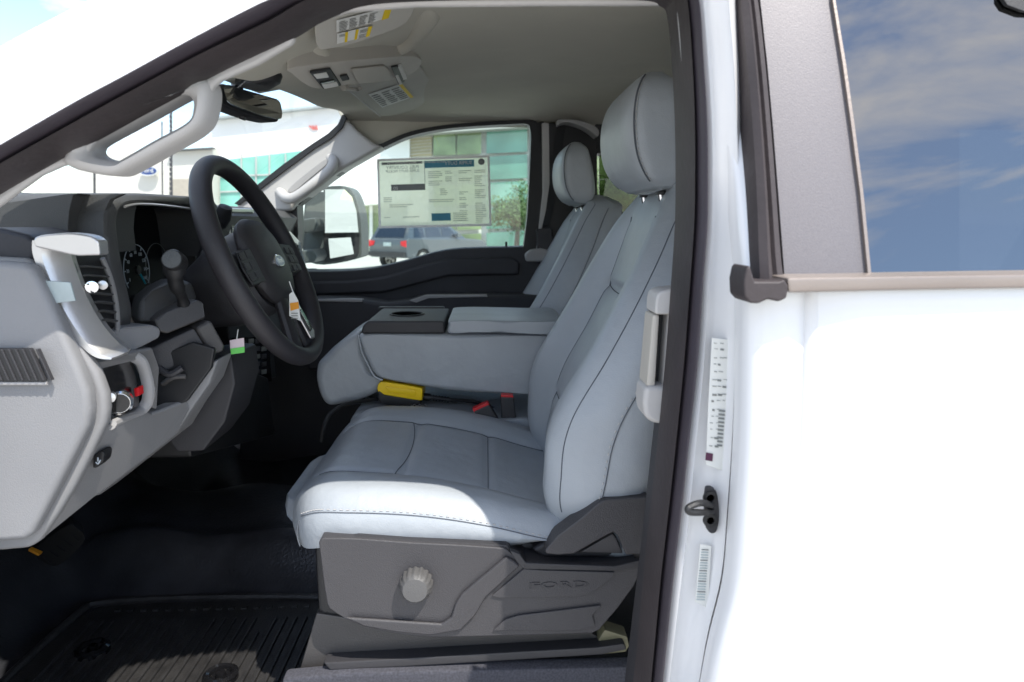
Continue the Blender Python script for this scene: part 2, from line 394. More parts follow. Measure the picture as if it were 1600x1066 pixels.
s.prism([(1166, 420), (1172, 414), (1180, 440), (1218, 440), (1226, 436), (1233, 448), (1230, 466), (1218, 472), (1200, 468), (1186, 475), (1172, 474), (1163, 464), (1162, 440)], .575, .612, 'rubber2', .005, 3)
s.build('window_channel', rd)
s = B()
lf = [(1180, -60), (1188, 0), (1199, 100), (1208, 200), (1216, 300), (1226, 433)]
rg = [(1290, -60), (1301, 0), (1317, 100), (1331, 200), (1344, 300), (1358, 433)]
rings = []
for a, b in zip(LT(lf, .615), LT(rg, .615)):
    tz = 0
    rings.append([a+Vector((0, tz+.012, 0)), a+Vector((0, tz, 0)), a.lerp(b, .5)+Vector((0, tz-.002, 0)), b+Vector((-.002, tz, 0)), b+Vector((0, tz+.003, 0)), b+Vector((0, tz+.012, 0))])
s.loft(rings, 'applique')
s.build('pillar_cover', rd, 'speckled metallic grey pillar cover')
s = B(); s.slab([p for p in LT([(1301, -60), (1301, -2), (1317, 100), (1331, 200), (1344, 300), (1357, 433), (1362, 433), (1349, 300), (1336, 200), (1322, 100), (1305, -2), (1305, -60)], .611)], (0, .006, 0), 'belt', 0)
s.prism([(1230, 434), (1700, 427), (1700, 448), (1600, 450.5), (1400, 454), (1232, 458)], .578, .63, 'belt', .003)
s.build('belt_molding', rd)
s = B(); gp = []
s.slab([p for p in LT([(1292, -60), (1300, 0), (1330, 200), (1358, 434), (1900, 426), (1900, -60)], .618)], (0, .004, 0), 'g_priv', 0)
s.build('window_pane', rd, flat=True)
s = B(); s.slab(LT([(1566, -40), (1566, -4), (1574, 8), (1600, 18), (1680, 22), (1680, -40)], .612), (0, .005, 0), 'black', .001); s.build('dark_corner_slab', rd)  # small black slab flush with the glass, not a known part
s = B(); s.box((.42, .70, 1.1), (1.5, .76, 1.64), 'dark', .02); s.box((1.25, .70, 1.6), (1.4, .76, 2.05), 'dark', .01); s.build('inner_panel', rd)

# --- interior pillar trim near side, with the grab handle loop ---------------
s = B()
top = sm([(-70, 330), (0, 283), (150, 200), (235, 153), (345, 95), (454, 45), (505, 12), (560, -12)], 6)
bot = sm([(-70, 372), (0, 318), (20, 302), (94, 258), (132, 232), (150, 215), (200, 188), (285, 145)], 6)
# outline with hole: build upper strip, lower loop bar and joining ends
UP = [(-70, 322), (0, 276), (150, 194), (235, 147), (345, 88), (454, 38), (505, 6), (560, -14), (650, -22), (860, -24), (1040, -22), (1040, 6), (860, 6), (650, 8), (544, 16), (491, 32), (461, 50), (457, 66), (400, 100), (345, 124), (333, 134), (326, 150), (296, 150), (285, 146), (272, 150), (150, 218), (142, 226), (138, 234), (125, 252), (94, 259), (60, 274), (20, 303), (0, 318), (-70, 366)]
s.prism(UP, .735, .747, 'trimw', .004, 3)
hole = [(138, 230), (150, 219), (215, 184), (276, 150), (288, 147), (298, 157), (301, 172), (292, 191), (240, 219), (196, 245), (184, 250), (160, 247), (142, 240)]
outl = [(100, 246), (128, 205), (195, 168), (262, 130), (304, 116), (329, 130), (326, 174), (308, 204), (254, 236), (205, 263), (178, 274), (140, 270), (104, 260)]
rings = []
for a, b in zip(cr(LP(hole, .735), 6, True), cr(LP(outl, .735), 6, True)):
    c = lambda t, h: a.lerp(b, t)+Vector((0, h, 0))
    rings.append([c(.02, .035), c(0, .012), c(.06, .002), c(.16, -.004), c(.45, -.009), c(.75, -.007), c(.92, -.001), c(1, .008), c(.97, .03)])
s.loft(rings, 'trimw', closed=True)
s.build('pillar_trim', T, 'pale plastic pillar trim with a loop-shaped grab handle', ang=55)

# --- headliner ---------------------------------------------------------------
HE = [(.70, -.25, 1.86), (.8, -.29, 1.879), (1.1, -.345, 1.93), (1.4, -.386, 1.97), (1.65, -.415, 1.998), (1.9, -.438, 2.022), (2.25, -.453, 2.062), (2.34, -.45, 2.05)]
def hx(y): return sinterp([(a, b) for a, b, c in HE], y)
def hz(y): return sinterp([(a, c) for a, b, c in HE], y)
MAINZ = [(.70, 1.95), (.78, 1.985), (.95, 2.045), (1.2, 2.07), (1.7, 2.085), (2.1, 2.085), (2.25, 2.072), (2.33, 2.055), (2.38, 2.035)]
def bw(y): return .10+.16*min(1, max(0, (y-.75)/.45))
def head(u, v):
    y = lerp(.755, 2.38, v); x = hx(y)+(2.2-hx(y))*u**1.6
    d = x-hx(y); t = min(1, d/bw(y)); t = t*t*(3-2*t)
    z = lerp(hz(y), sinterp(MAINZ, y), t)
    # visor recess on the driver's side, pad swelling between the visors and rear step
    z += .016*math.exp(-((x-.03)/.06)**2)*0
    z -= .022*math.exp(-((y-1.62)/.55)**4)*math.exp(-((x+.16)/.13)**2)
    z -= .018/(1+math.exp(-(x-.52)/.03))*math.exp(-((y-1.6)/.6)**6)
    return Vector((x, y, z))
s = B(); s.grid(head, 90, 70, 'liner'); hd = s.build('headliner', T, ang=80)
# near-side header trim joining the liner
# driver sun visor (folded up)
s = B()
vis = [(493, 60), (497, 74), (510, 78), (560, 66), (620, 44), (640, 32), (652, 8), (652, -30), (560, -20), (500, 20)]
def visor(pts, off, k='visor'):
    q = cr(pts, 4, True); s.slab(q, off, k, .005, 3)
def hp(px, py, d=0):          # point on the headliner under a pixel, d metres below it
    best = None
    for i in range(60):
        y = .72+i*.028; p = P(px, py, y)
        u = max(0, (p.x-hx(y))/(2.2-hx(y)))**(1/1.6); h = head(u, (y-.71)/1.67)
        if p.z >= h.z-d: break
        best = p
    return best or p
def headz(x, y):
    t = min(1, max(0, (x-hx(y))/bw(y))); t = t*t*(3-2*t); z = lerp(hz(y), sinterp(MAINZ, y), t)
    z -= .022*math.exp(-((y-1.62)/.55)**4)*math.exp(-((x+.16)/.13)**2); return z
def H(px, py, d):
    y = .78
    while y < 2.35:
        p = P(px, py, y)
        if p.z >= headz(p.x, p.y)-d: return p
        y += .004
    return p
def plane3(a, b, c, d):
    A_, B_, C_ = H(a[0], a[1], d), H(b[0], b[1], d), H(c[0], c[1], d); return A_, (B_-A_).cross(C_-A_).normalized()
def on(pl, px, py, k=1.0):
    o0 = Vector((0, 0, CAMZ)); d_ = ray(px, py); t = (pl[0]-o0).dot(pl[1])/d_.dot(pl[1]); return o0+d_*t*k
PL1 = plane3((505, 70), (640, 30), (600, 0), .030)
va = [on(PL1, a, b) for a, b in [(492, 58), (495, 74), (508, 79), (560, 67), (622, 45), (640, 30), (650, 6), (646, -10), (600, -8), (540, 12), (500, 30), (492, 44)]]
visor(va, (0, .004, .016)); dv = s.build('sun_visor', T)
def quad3(pts, a, b):          # bilinear point in the quad
    return (pts[0]*(1-a)+pts[1]*a)*(1-b)+(pts[3]*(1-a)+pts[2]*a)*b
def labelq(name, q, parent, bands, n, ink='ink', label=None, head_=None):
    s = B(); nrm = (q[1]-q[0]).cross(q[3]-q[0]).normalized()
    if nrm.dot(q[0]-Vector((0, 0, CAMZ))) > 0: nrm = -nrm
    s.add([p+nrm*.001 for p in q], [[0, 1, 2, 3]], 'paper')
    for a0, a1, k in bands: s.add([quad3(q, a, b)+nrm*.0018 for a, b in ((a0, 0), (a1, 0), (a1, 1), (a0, 1))], [[0, 1, 2, 3]], k)
    random.seed(n)
    for c in range(n):
        a0 = .04+c*.9/n
        for r in range(7):
            b0 = .1+r*.12; wd = (.9/n)*random.uniform(.55, .85)
            if any(x0-.02 < a0 < x1 or x0 < a0+wd < x1 for x0, x1, k in bands): continue
            s.add([quad3(q, a, b)+nrm*.0022 for a, b in ((a0, b0), (a0+wd, b0), (a0+wd, b0+.05), (a0, b0+.05))], [[0, 1, 2, 3]], ink)
    return s.build(name, parent, label, flat=True)
e = Vector((0, -.003, -.002))
labelq('warning_label', [on(PL1, 525, 50, .997), on(PL1, 606, 27, .997), on(PL1, 612, 9, .997), on(PL1, 525, 31, .997)], dv, [(.86, 1, 'papery')], 5)
labelq('warning_label', [on(PL1, 526, 68, .997), on(PL1, 576, 55, .997), on(PL1, 581, 39, .997), on(PL1, 526, 52, .997)], dv, [(.22, .3, 'papery'), (.52, .6, 'papery'), (.88, 1, 'papery')], 3)
# swollen ledge under the visor = headliner pocket edge
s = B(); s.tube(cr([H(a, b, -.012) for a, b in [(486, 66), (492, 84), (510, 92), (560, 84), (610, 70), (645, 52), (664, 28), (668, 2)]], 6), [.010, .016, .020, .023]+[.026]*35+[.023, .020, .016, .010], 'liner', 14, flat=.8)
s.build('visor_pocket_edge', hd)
# overhead console
s = B()
oc = cr(LP([(451, 108), (456, 116), (480, 134), (500, 140), (540, 131), (600, 127), (636, 118), (654, 104), (657, 92), (640, 84), (560, 92), (480, 100)], 1.36), 4, True)
for i, p in enumerate(oc): p.y += (0)
top_ = [(451, 108, 1.33), (456, 116, 1.36), (478, 133, 1.42), (500, 139, 1.45), (540, 133, 1.45), (600, 128, 1.45), (636, 119, 1.44), (655, 106, 1.40), (658, 94, 1.34), (645, 88, 1.31), (620, 89, 1.29), (560, 94, 1.29), (500, 100, 1.29)]
PL2 = plane3((470, 122), (640, 112), (560, 95), .022)
oc = cr([on(PL2, a, b) for a, b, y in top_], 4, True)
s.slab(oc, (0, .01, .03), 'console', .006, 3)
con = s.build('overhead_console', T)
def cplane(px, py): return on(PL2, px, py, .996)
def cquad(s, pts, k, th=.004, bev=.001): s.slab([cplane(*p) for p in pts], (0, -.002, -th), k, bev)
s = B(); cquad(s, [(484, 110), (516, 105), (533, 131), (505, 136)], 'dark'); cquad(s, [(490, 112), (510, 109), (514, 116), (495, 118)], 'paper', .006); cquad(s, [(503, 128), (526, 124), (529, 130), (507, 134)], 'paper', .006); cquad(s, [(500, 124), (522, 120), (523, 123), (502, 126)], 'gloss', .006)
s.build('map_lamp', con)
s = B(); cquad(s, [(531, 117), (542, 115), (546, 122), (535, 124)], 'dark'); s.build('button', con)
s = B(); cquad(s, [(549, 106), (600, 101), (609, 108), (612, 120), (560, 129)], 'console', .004, .003); s.build('storage_lid', con)
s = B(); cquad(s, [(611, 103), (622, 101), (632, 126), (622, 129)], 'black')
for i in range(8): cquad(s, [(622+i*1.1, 101+i*2.6), (627+i*1.1, 100+i*2.6), (628+i*1.1, 101.4+i*2.6), (623+i*1.1, 102.6+i*2.6)], 'paper', .006, 0)
for i in range(6): cquad(s, [(618+i*1.1, 115+i*2.4), (622+i*1.1, 114+i*2.4), (623+i*1.1, 115.4+i*2.4), (619+i*1.1, 116.6+i*2.4)], 'paper', .006, 0)
s.build('switch_slot', con)
# passenger visor
s = B(); pv = [(541, 137, 1.56), (556, 150, 1.66), (594, 182, 1.9), (640, 174, 1.95), (684, 157, 1.98), (686, 150, 1.95), (657, 106, 1.60), (640, 104, 1.56), (600, 120, 1.55)]
PL3 = plane3((556, 145), (640, 120), (640, 165), .012)
s.slab(cr([on(PL3, a, b) for a, b, y in pv], 3, True), (0, .004, .018), 'visor', .006, 3); pvo = s.build('sun_visor', T)
e = Vector((0, -.004, -.003))
labelq('warning_label', [on(PL3, 575, 147, .996), on(PL3, 628, 130, .996), on(PL3, 646, 151, .996), on(PL3, 597, 168, .996)], pvo, [(.9, 1, 'papery')], 3)
s = B(); s.tube([on(PL3, 536, 137), on(PL3, 556, 139), on(PL3, 562, 136)], .007, 'console'); s.tube([on(PL3, 541, 138, .998), on(PL3, 560, 154, .998), on(PL3, 594, 182, .998)], .002, 'trimw'); s.build('visor_rod', pvo)

# --- sensor pod and mirror --------------------------------------------------
s = B(); s.slab([P(345, 128, 1.0), P(352, 112, 1.0), P(385, 98, 1.02), P(410, 104, 1.1), P(440, 132, 1.3), P(447, 143, 1.38), P(418, 140, 1.3), P(400, 143, 1.15)], (-.02, .05, .035), 'console', .006)
pod = s.build('sensor_pod', T)
s = B(); s.loft([[P(*c, 1.06)+Vector((math.cos(q)*rx, math.sin(q)*.03, math.sin(q)*.0+math.cos(q)*.0-h)) for q in [2*math.pi*k/16 for k in range(16)]] for c, rx, h in [((395, 112), .035, -.01), ((398, 118), .04, 0), ((398, 124), .036, .004), ((398, 130), .02, .006)]], 'black'); s.build('sensor_cover', pod)
s = B()
mo = [(341, 136), (350, 131), (372, 138), (420, 152), (436, 158), (439, 170), (437, 186), (430, 191), (405, 186), (375, 176), (350, 165), (343, 155)]
Ym = [1.06]*12
MY = lambda px: lerp(1.0, 1.12, (px-340)/100)
mpts = [P(a, b, MY(a)) for a, b in sm(mo+[mo[0]], 3)[:-1]]
s.slab(mpts, (-.028, .012, .0), 'black', .005, 3)
mir = s.build('rear_view_mirror', T)
s = B(); c = sum(mpts, Vector())/len(mpts); mn = Vector((.8, -.6, 0)); s.slab([c+(p-c)*.90+Vector((.004, -.008, 0))-mn*((p.z-c.z)*.28-.006) for p in mpts], (-.003, .004, 0), 'mirror_dim', 0); s.build('mirror_glass', mir, flat=True)
s = B(); s.tube([P(345, 145, 1.06), P(338, 158, 1.08), P(335, 168, 1.1)], .009, 'black'); s.tube([P(372, 140, 1.08), P(368, 126, 1.1), P(378, 112, 1.12)], .008, 'black'); s.tube([P(376, 180, 1.07), P(384, 183, 1.07)], .006, 'black'); s.build('mirror_arm', mir)

# --- windshield --------------------------------------------------------------
s = B()
wt = cr([Vector((b, a, c)) for a, b, c in HE], 4); wb = cr([Vector((-1.0, .72, 1.60)), Vector((-1.12, 1.1, 1.60)), Vector((-1.16, 1.6, 1.60)), Vector((-1.10, 2.1, 1.60)), Vector((-1.02, 2.36, 1.60))], 7)
s.add(wt+wb[:len(wt)], [[i, i+1, len(wt)+i+1, len(wt)+i] for i in range(min(len(wt), len(wb))-1)], 'g_clear'); s.build('windshield', T)

# --- passenger side structure ---------------------------------------------------
Yp = 2.34
s = B()   # pillar trim
pil = [(537, 181), (560, 205), (584, 224), (598, 229), (570, 245), (526, 270), (500, 292), (462, 318), (455, 330), (372, 332), (368, 316), (400, 295), (445, 261), (488, 229), (515, 212), (531, 196)]
s.prism(pil, Yp-.05, Yp+.05, 'trimw', .012, 3)
ptr = s.build('pillar_trim', T, 'pale far windshield pillar trim')
s = B(); s.prism([(537, 179), (541, 184), (535, 199), (518, 216), (490, 233), (447, 265), (402, 299), (372, 321), (366, 318), (398, 292), (442, 257), (486, 226), (512, 209), (528, 194), (534, 180)], Yp-.06, Yp-.03, 'black', .001); s.build('windshield_seal', ptr)
s = B(); s.tube(cr([P(437, 300, 2.30), P(447, 309, 2.27), P(462, 308, 2.25), P(490, 288, 2.24), P(515, 266, 2.25), P(521, 252, 2.28), P(514, 246, 2.31)], 6), .017, 'trimw', 12)
s.build('grab_handle', ptr)
s = B(); s.prism(sm([(450, 296), (462, 284), (500, 254), (512, 248), (512, 256), (480, 283), (462, 298), (452, 302)], 3), Yp-.054, Yp-.04, 'trim', .003); s.build('handle_recess', ptr)
s = B()   # header above the window
up_ = sm([(598, 229), (645, 210), (707, 199), (800, 193), (828, 193), (838, 198)], 5)
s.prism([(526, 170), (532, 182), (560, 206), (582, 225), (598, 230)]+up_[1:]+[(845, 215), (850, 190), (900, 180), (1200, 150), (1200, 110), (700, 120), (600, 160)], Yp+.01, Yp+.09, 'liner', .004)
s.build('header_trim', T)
s = B()   # black window frame seal (open loop band)
fo = sm([(455, 316), (524, 266), (566, 241), (597, 225), (643, 206), (706, 195), (800, 189), (832, 189), (843, 200), (846, 225), (838, 330), (830, 392)], 5)
fi = sm([(466, 322), (530, 273), (572, 247), (601, 231), (646, 212), (707, 201), (799, 195), (823, 195), (828, 203), (829, 225), (824, 330), (817, 392)], 5)
a = LP(fo, Yp); b = LP(fi, Yp)
s.loft([[p, p+Vector((0, -.012, 0)), q+Vector((0, -.012, 0)), q, q+Vector((0, .05, 0)), p+Vector((0, .05, 0))] for p, q in zip(a, b)], 'black')
# passenger door
pd_frame = s
pd = None
d = B()
dtop = sm([(462, 424), (500, 424), (540, 423), (575, 420), (610, 413), (645, 404), (680, 394), (710, 389), (750, 387), (800, 386), (835, 385)], 4)
d.prism(dtop+[(900, 388), (905, 560), (860, 760), (370, 760), (390, 480), (440, 440)], Yp-.005, Yp+.12, 'door', .006)
d.prism([(470, 440), (540, 439), (600, 432), (660, 414), (700, 404), (800, 402), (812, 410), (812, 430), (700, 432), (650, 445), (600, 458), (480, 462)], Yp-.02, Yp, 'door', .01, 3)
pd = d.build('passenger_door', T)
pd_frame.build('window_seal', pd)
s = B(); s.prism([(476, 478), (484, 466), (560, 468), (600, 474), (640, 470), (665, 462), (880, 462), (890, 480), (880, 580), (480, 580)], Yp-.13, Yp-.02, 'door', .012, 3)
s.prism([(640, 470), (665, 462), (760, 461), (762, 464), (670, 466), (650, 473)], Yp-.134, Yp-.10, 'trim', .001)  # pale strip paints the lit line along the armrest edge
s.prism([(548, 467), (566, 468), (566, 472), (500, 471), (490, 468)], Yp-.134, Yp-.11, 'trim', .001)  # front stretch of the armrest's lit line, also put in as colour
s.build('armrest', pd)
s = B(); s.tube([P(791, 388, Yp+.03), P(791, 378, Yp+.03)], .004, 'black'); s.build('lock_pin', pd)
s = B(); s.slab(LP([(455, 330), (600, 215), (835, 185), (830, 395), (455, 430)], Yp+.035), (0, .003, 0), 'g_side', 0); s.build('window_pane', pd, flat=True)
s = B(); s.prism([(428, 330), (440, 322), (464, 318), (466, 365), (462, 400), (428, 380)], Yp-.02, Yp+.06, 'black', .003); s.build('mirror_sail', pd)
s = B(); s.slab([(-1.0, 2.42, .65), (.2, 2.42, .65), (.2, 2.42, 1.55), (-1.0, 2.42, 1.50)], (0, .14, 0), 'white', .02); s.build('outer_panel', pd)
# centre pillar far side
s = B()
s.prism([(838, 192), (850, 190), (852, 300), (842, 395), (829, 395), (836, 330), (844, 240)], Yp-.012, Yp+.06, 'black', .002)
s.prism([(847, 192), (858, 192), (860, 300), (845, 392), (838, 392), (848, 300)], Yp-.03, Yp+.0, 'trimw', .003)
s.prism([(857, 192), (905, 195), (933, 210), (934, 420), (843, 430), (858, 330)], Yp-.03, Yp+.05, 'black', .003)
s.prism([(820, 398), (828, 391), (845, 388), (862, 392), (866, 405), (860, 409), (822, 409)], Yp-.07, Yp-.03, 'trim', .006, 3)
s.prism([(838, 358), (862, 356), (866, 392), (840, 392)], Yp-.05, Yp-.02, 'dark', .004)
s.prism([(850, 420), (934, 415), (934, 790), (860, 790)], Yp-.02, Yp+.05, 'dark', .003)
cp = s.build('centre_pillar', T, 'black far centre pillar')
s = B(); s.prism([(871, 196), (884, 196), (864, 330), (848, 392), (838, 392), (853, 330)], Yp-.036, Yp-.032, 'webbing', 0); s.build('seat_belt', cp)
s = B(); s.prism(sm([(872, 195), (885, 191), (905, 196), (922, 205), (934, 214), (934, 200), (905, 188), (872, 186)], 3), Yp-.10, Yp-.03, 'trim', .004); s.build('pillar_cap', cp)
# far rear door with window
s = B()
s.prism([(930, 332), (1500, 326), (1500, 780), (930, 780)], Yp+.02, Yp+.12, 'dark', .004)
s.prism([(930, 180), (1500, 160), (1500, 232), (930, 240)], Yp+.02, Yp+.12, 'dark', .004)
s.prism([(1180, 225), (1500, 225), (1500, 332), (1190, 332)], Yp+.025, Yp+.11, 'dark', .004)
rfd = s.build('rear_door', T, 'far rear door with dark trim')
s = B(); s.prism([(936, 180), (1200, 180), (1200, 335), (936, 335)], Yp+.09, Yp+.095, glass('far_privacy_glass', (.35, .40, .30), .8), 0); s.build('window_pane', rfd, flat=True)
s = B(); s.box((2.12, .76, .8), (2.18, 2.45, 1.58), 'dark', .01); s.box((2.12, .76, 1.98), (2.18, 2.45, 2.06), 'dark', .01); s.box((2.12, .76, 1.58), (2.18, .95, 1.98), 'dark', .01); s.box((2.12, 2.3, 1.58), (2.18, 2.45, 1.98), 'dark', .01); s.build('rear_cab_panel', T)
s = B(); s.box((2.15, .95, 1.58), (2.155, 2.3, 1.98), 'g_side', 0); s.build('back_window', T, flat=True)
s = B(); s.box((1.2, .85, 1.0), (1.75, 2.35, 1.28), 'leath', .05); s.slab([(1.62, .85, 1.25), (1.80, .85, 1.25), (2.05, .85, 1.85), (1.93, .85, 1.87)], (0, 1.5, 0), 'leath', .05, 3); s.build('rear_bench', T)

# --- floor ------------------------------------------------------------------------
s = B()
def floor(u, v):
    x = lerp(-1.25, 2.15, u); y = lerp(.70, 2.42, v)
    z = .90
    if x < -.90: z += (-.90-x)*.8
    z += .14*math.exp(-((y-1.63)/.22)**4)*(1 if x < .3 else 1)
    z += .012*math.sin(x*19+y*11)*math.exp(-((x+.75)/.3)**2)*(1 if y > 1.38 else 0)+.03*math.exp(-((y-1.46)/.03)**2)*(1 if -.9 < x < -.2 else 0)
    z += .05*math.exp(-((y-.80)/.06)**2)
    return Vector((x, y, z))
s.grid(floor, 110, 90, 'floor'); s.build('floor', T, ang=70)
s = B(); s.box((-1.29, .72, .85), (-1.24, 2.45, 1.62), 'black', .005); s.box((-1.245, .72, 1.54), (-.90, 2.45, 1.59), 'black', .005); s.box((-1.27, .70, .80), (-.62, .735, 1.60), 'black', .005); s.box((-1.27, 2.44, .80), (-.60, 2.46, 1.56), 'black', .005); s.build('firewall', T)
# ribbed mat
s = B()
s.slab([(-.84, .90, .912), (-.33, .90, .912), (-.33, 1.33, .912), (-.38, 1.38, .912), (-.80, 1.38, .912), (-.86, 1.3, .912)], (0, 0, .008), 'mat_', .003)
for i in range(23):
    x = -.81+i*.0205; s.box((x, .91, .918), (x+.008, 1.30-.05*((i % 7) == 3), .926), 'mat_', .0015)
s.tube(cr([(-.85, .92, .925), (-.85, 1.29, .925), (-.79, 1.37, .925), (-.39, 1.37, .925), (-.34, 1.32, .925), (-.34, .92, .925)], 5), .008, 'mat_', 8)
for i in range(16): s.box((-.78+i*.026, 1.335, .918), (-.768+i*.026, 1.345, .924), 'mat_', .001)
fm = s.build('floor_mat', T)
for a, b in ((145, 1015), (390, 912), (345, 1056)):
    q_ = PZ(a, b, .925); s = B(); s.lathe((q_.x, q_.y, .92), (0, 0, 1), [(.030, 0), (.030, .010), (.024, .014), (.019, .012), (.017, .004), (.010, .004), (.008, .013), (.0, .014)], 'gloss', 24); s.build('mat_fastener', fm)
# sill carpet and step at the near edge
s = B()
s.prism([(440, 1062), (545, 1052), (1000, 1042), (1010, 1200), (430, 1200)], .92, .948, 'carpet', .006)
s.build('sill_carpet', T)
# pedal
s = B(); s.slab(cr(LP([(52, 860), (62, 876), (84, 886), (104, 876), (130, 850), (131, 836), (118, 824), (108, 820), (80, 836)], 1.34), 3, True), (-.012, .02, .012), 'black', .004); s.tube([P(95, 850, 1.36), P(60, 780, 1.4)], .012, 'black')
for i in range(5): s.tube([P(66+i*11, 870-i*8.5, 1.337), P(80+i*11, 880-i*8.5, 1.337)], .0012, 'black', 5)
s.build('brake_pedal', T)
s = B(); s.slab(LP([(45, 858), (62, 866), (60, 869), (44, 861)], 1.3), (0, .01, 0), 'orange', 0); s.build('wire_tab', T)
# centre tunnel trim, dark column under the dash
s = B(); s.slab([PX(a, b, -.50) for a, b in [(290, 640), (345, 560), (420, 590), (430, 680), (300, 715)]], (-.35, 0, 0), 'black', .006); s.build('tunnel_trim', T)

# --- dashboard --------------------------------------------------------------------
YN = .90
s = B()
# top pad: profile in x,z lofted over y
ytab = [1.0, 1.2, 1.42, 1.44, 1.9, 2.25, 2.33]
def dprof(y):
    k = 0; q = -.075 if y < 1.43 else 0
    return [(-.60+q*.7, 1.757+k), (-.575+q, 1.735+k), (-.60+q, 1.66), (-.60+q, 1.50), (-.585, 1.44), (-.585, 1.38), (-.70, 1.32), (-.98, 1.28), (-.98, 1.66), (-.80, 1.755+k), (-.70, 1.765+k)]
s.loft([[Vector((x-(.05 if y > 2.2 else 0), y, z)) for x, z in dprof(y)] for y in ytab if y > .95], 'dash')
dash = s.build('dashboard', T, ang=45)
# near top pad end (dark grey-green rounded nose)
s = B()
s.prism(sm([(-80, 332), (0, 318), (50, 311), (108, 303), (140, 303), (190, 304)], 4)[:-6]+[(114, 306), (108, 330), (106, 358), (112, 400), (90, 400), (60, 372), (0, 356), (-80, 350)], .93, 1.10, 'dash', .010, 3)
s.prism([(-80, 356), (0, 356), (40, 366), (56, 376), (52, 412), (0, 410), (-80, 408)], .80, .90, mat('navy_pad', (.012, .013, .02), .5, .2), .006, 3)
s.build('dash_top_pad', dash)
# cluster hood : rounded frame around a deep dark tunnel
def frame(outer, inner, th, k, s, bulge=.004):
    rr = []
    for a, b in zip(outer, inner):
        rr.append([a, a.lerp(b, .25)+Vector((bulge, -.002, 0)), a.lerp(b, .75)+Vector((bulge, -.002, 0)), b, b+Vector((-th, 0, 0)), a+Vector((-th, 0, 0))])
    s.loft(rr, k, closed=False)
hf = lambda px, py, Y: P(px, py, Y)
fo_ = [(176, 508, .93), (178, 498, .93), (173, 460, .935), (167, 420, .94), (163, 385, .945), (161, 345, .95), (164, 322, .96), (176, 307, .985), (200, 302, 1.03), (250, 304, 1.15), (313, 309, 1.36), (335, 316, 1.42), (345, 345, 1.43), (348, 400, 1.43)]
fi_ = [(203, 508, .96), (205, 484, .96), (199, 455, .965), (191, 420, .97), (185, 385, .975), (181, 352, .98), (184, 332, .985), (194, 320, 1.0), (216, 316, 1.05), (255, 318, 1.16), (300, 324, 1.33), (312, 330, 1.355), (318, 350, 1.36), (322, 400, 1.36)]
s = B(); frame(cr([P(*p) for p in fo_], 5), cr([P(*p) for p in fi_], 5), .13, 'dash', s); 
s.prism(sm([(107, 352), (109, 330), (116, 314), (130, 305), (160, 303), (192, 303)], 4)+[(172, 312), (163, 330), (161, 350), (164, 390), (168, 420), (174, 460), (176, 504), (150, 480), (120, 430)], .955, .966, 'dash', .005, 3)
hood = s.build('cluster_hood', dash, ang=50)
s = B()   # silver inner lip; beige strip paints the hood's far end as lit
lip = cr([P(a+1, b+3, c) for a, b, c in fi_[7:]], 5); s.tube(lip, .0022, 'silver', 6)
s.prism([(284, 328), (312, 334), (315, 350), (316, 388), (300, 388), (298, 366)], 1.37, 1.40, 'console', .002)
s.build('hood_lip', hood)
# cluster
s = B(); s.slab([(-.622, 1.00, 1.50), (-.622, 1.40, 1.50), (-.635, 1.40, 1.745), (-.635, 1.00, 1.745)], (-.05, 0, 0), mat('cluster_face', (.006, .006, .007), .6, spec=.2), 0)
cl = s.build('instrument_cluster', dash)
s = B(); gc = PX(214, 422, -.617); cy, cz, cx = gc.y, gc.z, -.617
def gp(r, a, dx=0): return Vector((cx+dx, cy+r*math.sin(a), cz+r*math.cos(a)))
s.tube([gp(.0445, R(-130+i*8)) for i in range(33)], .0009, 'tick', 4)
for i in range(9):
    a = R(-120+i*30); s.tube([gp(.038, a), gp(.0435, a)], .0011, 'tick', 4)
    s.text(str(i*20), gp(.031, a)-Vector((0, 0, .003)), (0, 1, 0), (0, 0, 1), .009, 'tick', .0002)
s.tube([gp(.0, 0, .002), gp(.034, R(140), .002)], .0017, 'teal', 5)
s.lathe((cx, cy, cz), (1, 0, 0), [(.008, 0), (.008, .004), (.0, .005)], 'black', 16)
s.build('speedometer', cl)
s = B(); cy = 1.31
s.tube([gp(.0445, R(-130+i*8)) for i in range(33)], .0007, 'print_grey', 4); s.build('tachometer', cl)
# silver vent surround (runs down in front of the near vent)
s = B()
ol = [(52, 376), (54, 399), (72, 443), (94, 490), (124, 535), (152, 558), (178, 561)]
il = [(112, 372), (108, 396), (122, 440), (140, 478), (160, 510), (182, 535), (197, 548)]
rings = []
for a, b in zip(cr([P(x, y, .795) for x, y in ol], 5), cr([P(x, y, .815) for x, y in il], 5)):
    rings.append([a+Vector((0, .03, 0)), a, a.lerp(b, .12)+Vector((0, -.010, 0)), a.lerp(b, .45)+Vector((0, -.016, 0)), a.lerp(b, .6)+Vector((.003, -.012, 0)), a.lerp(b, .95)+Vector((.004, 0, 0)), b+Vector((0, .006, 0)), b+Vector((0, .012, 0))])
s.loft(rings, 'silver')
s.prism(sm([(54, 386), (52, 374), (62, 368), (88, 365), (112, 364), (142, 369), (154, 378)], 3)+[(156, 399), (122, 400), (108, 398)], .785, .805, 'silver', .006, 3)
vs = s.build('vent_surround', dash)
s = B(); s.slab(LP([(70, 438), (112, 441), (120, 470), (86, 474)], .782), (0, -.003, 0), 'cyan_sheen_print', .001); s.build('reflection_patch', vs)  # flat pale-blue patch paints a reflection on the silver surround
s = B(); S3(s, [(106, 392, .815), (163, 398, .90), (176, 440, .92), (184, 500, .93), (182, 530, .93), (158, 508, .84), (132, 455, .82)], (-.03, .01, 0), 'black', .003)
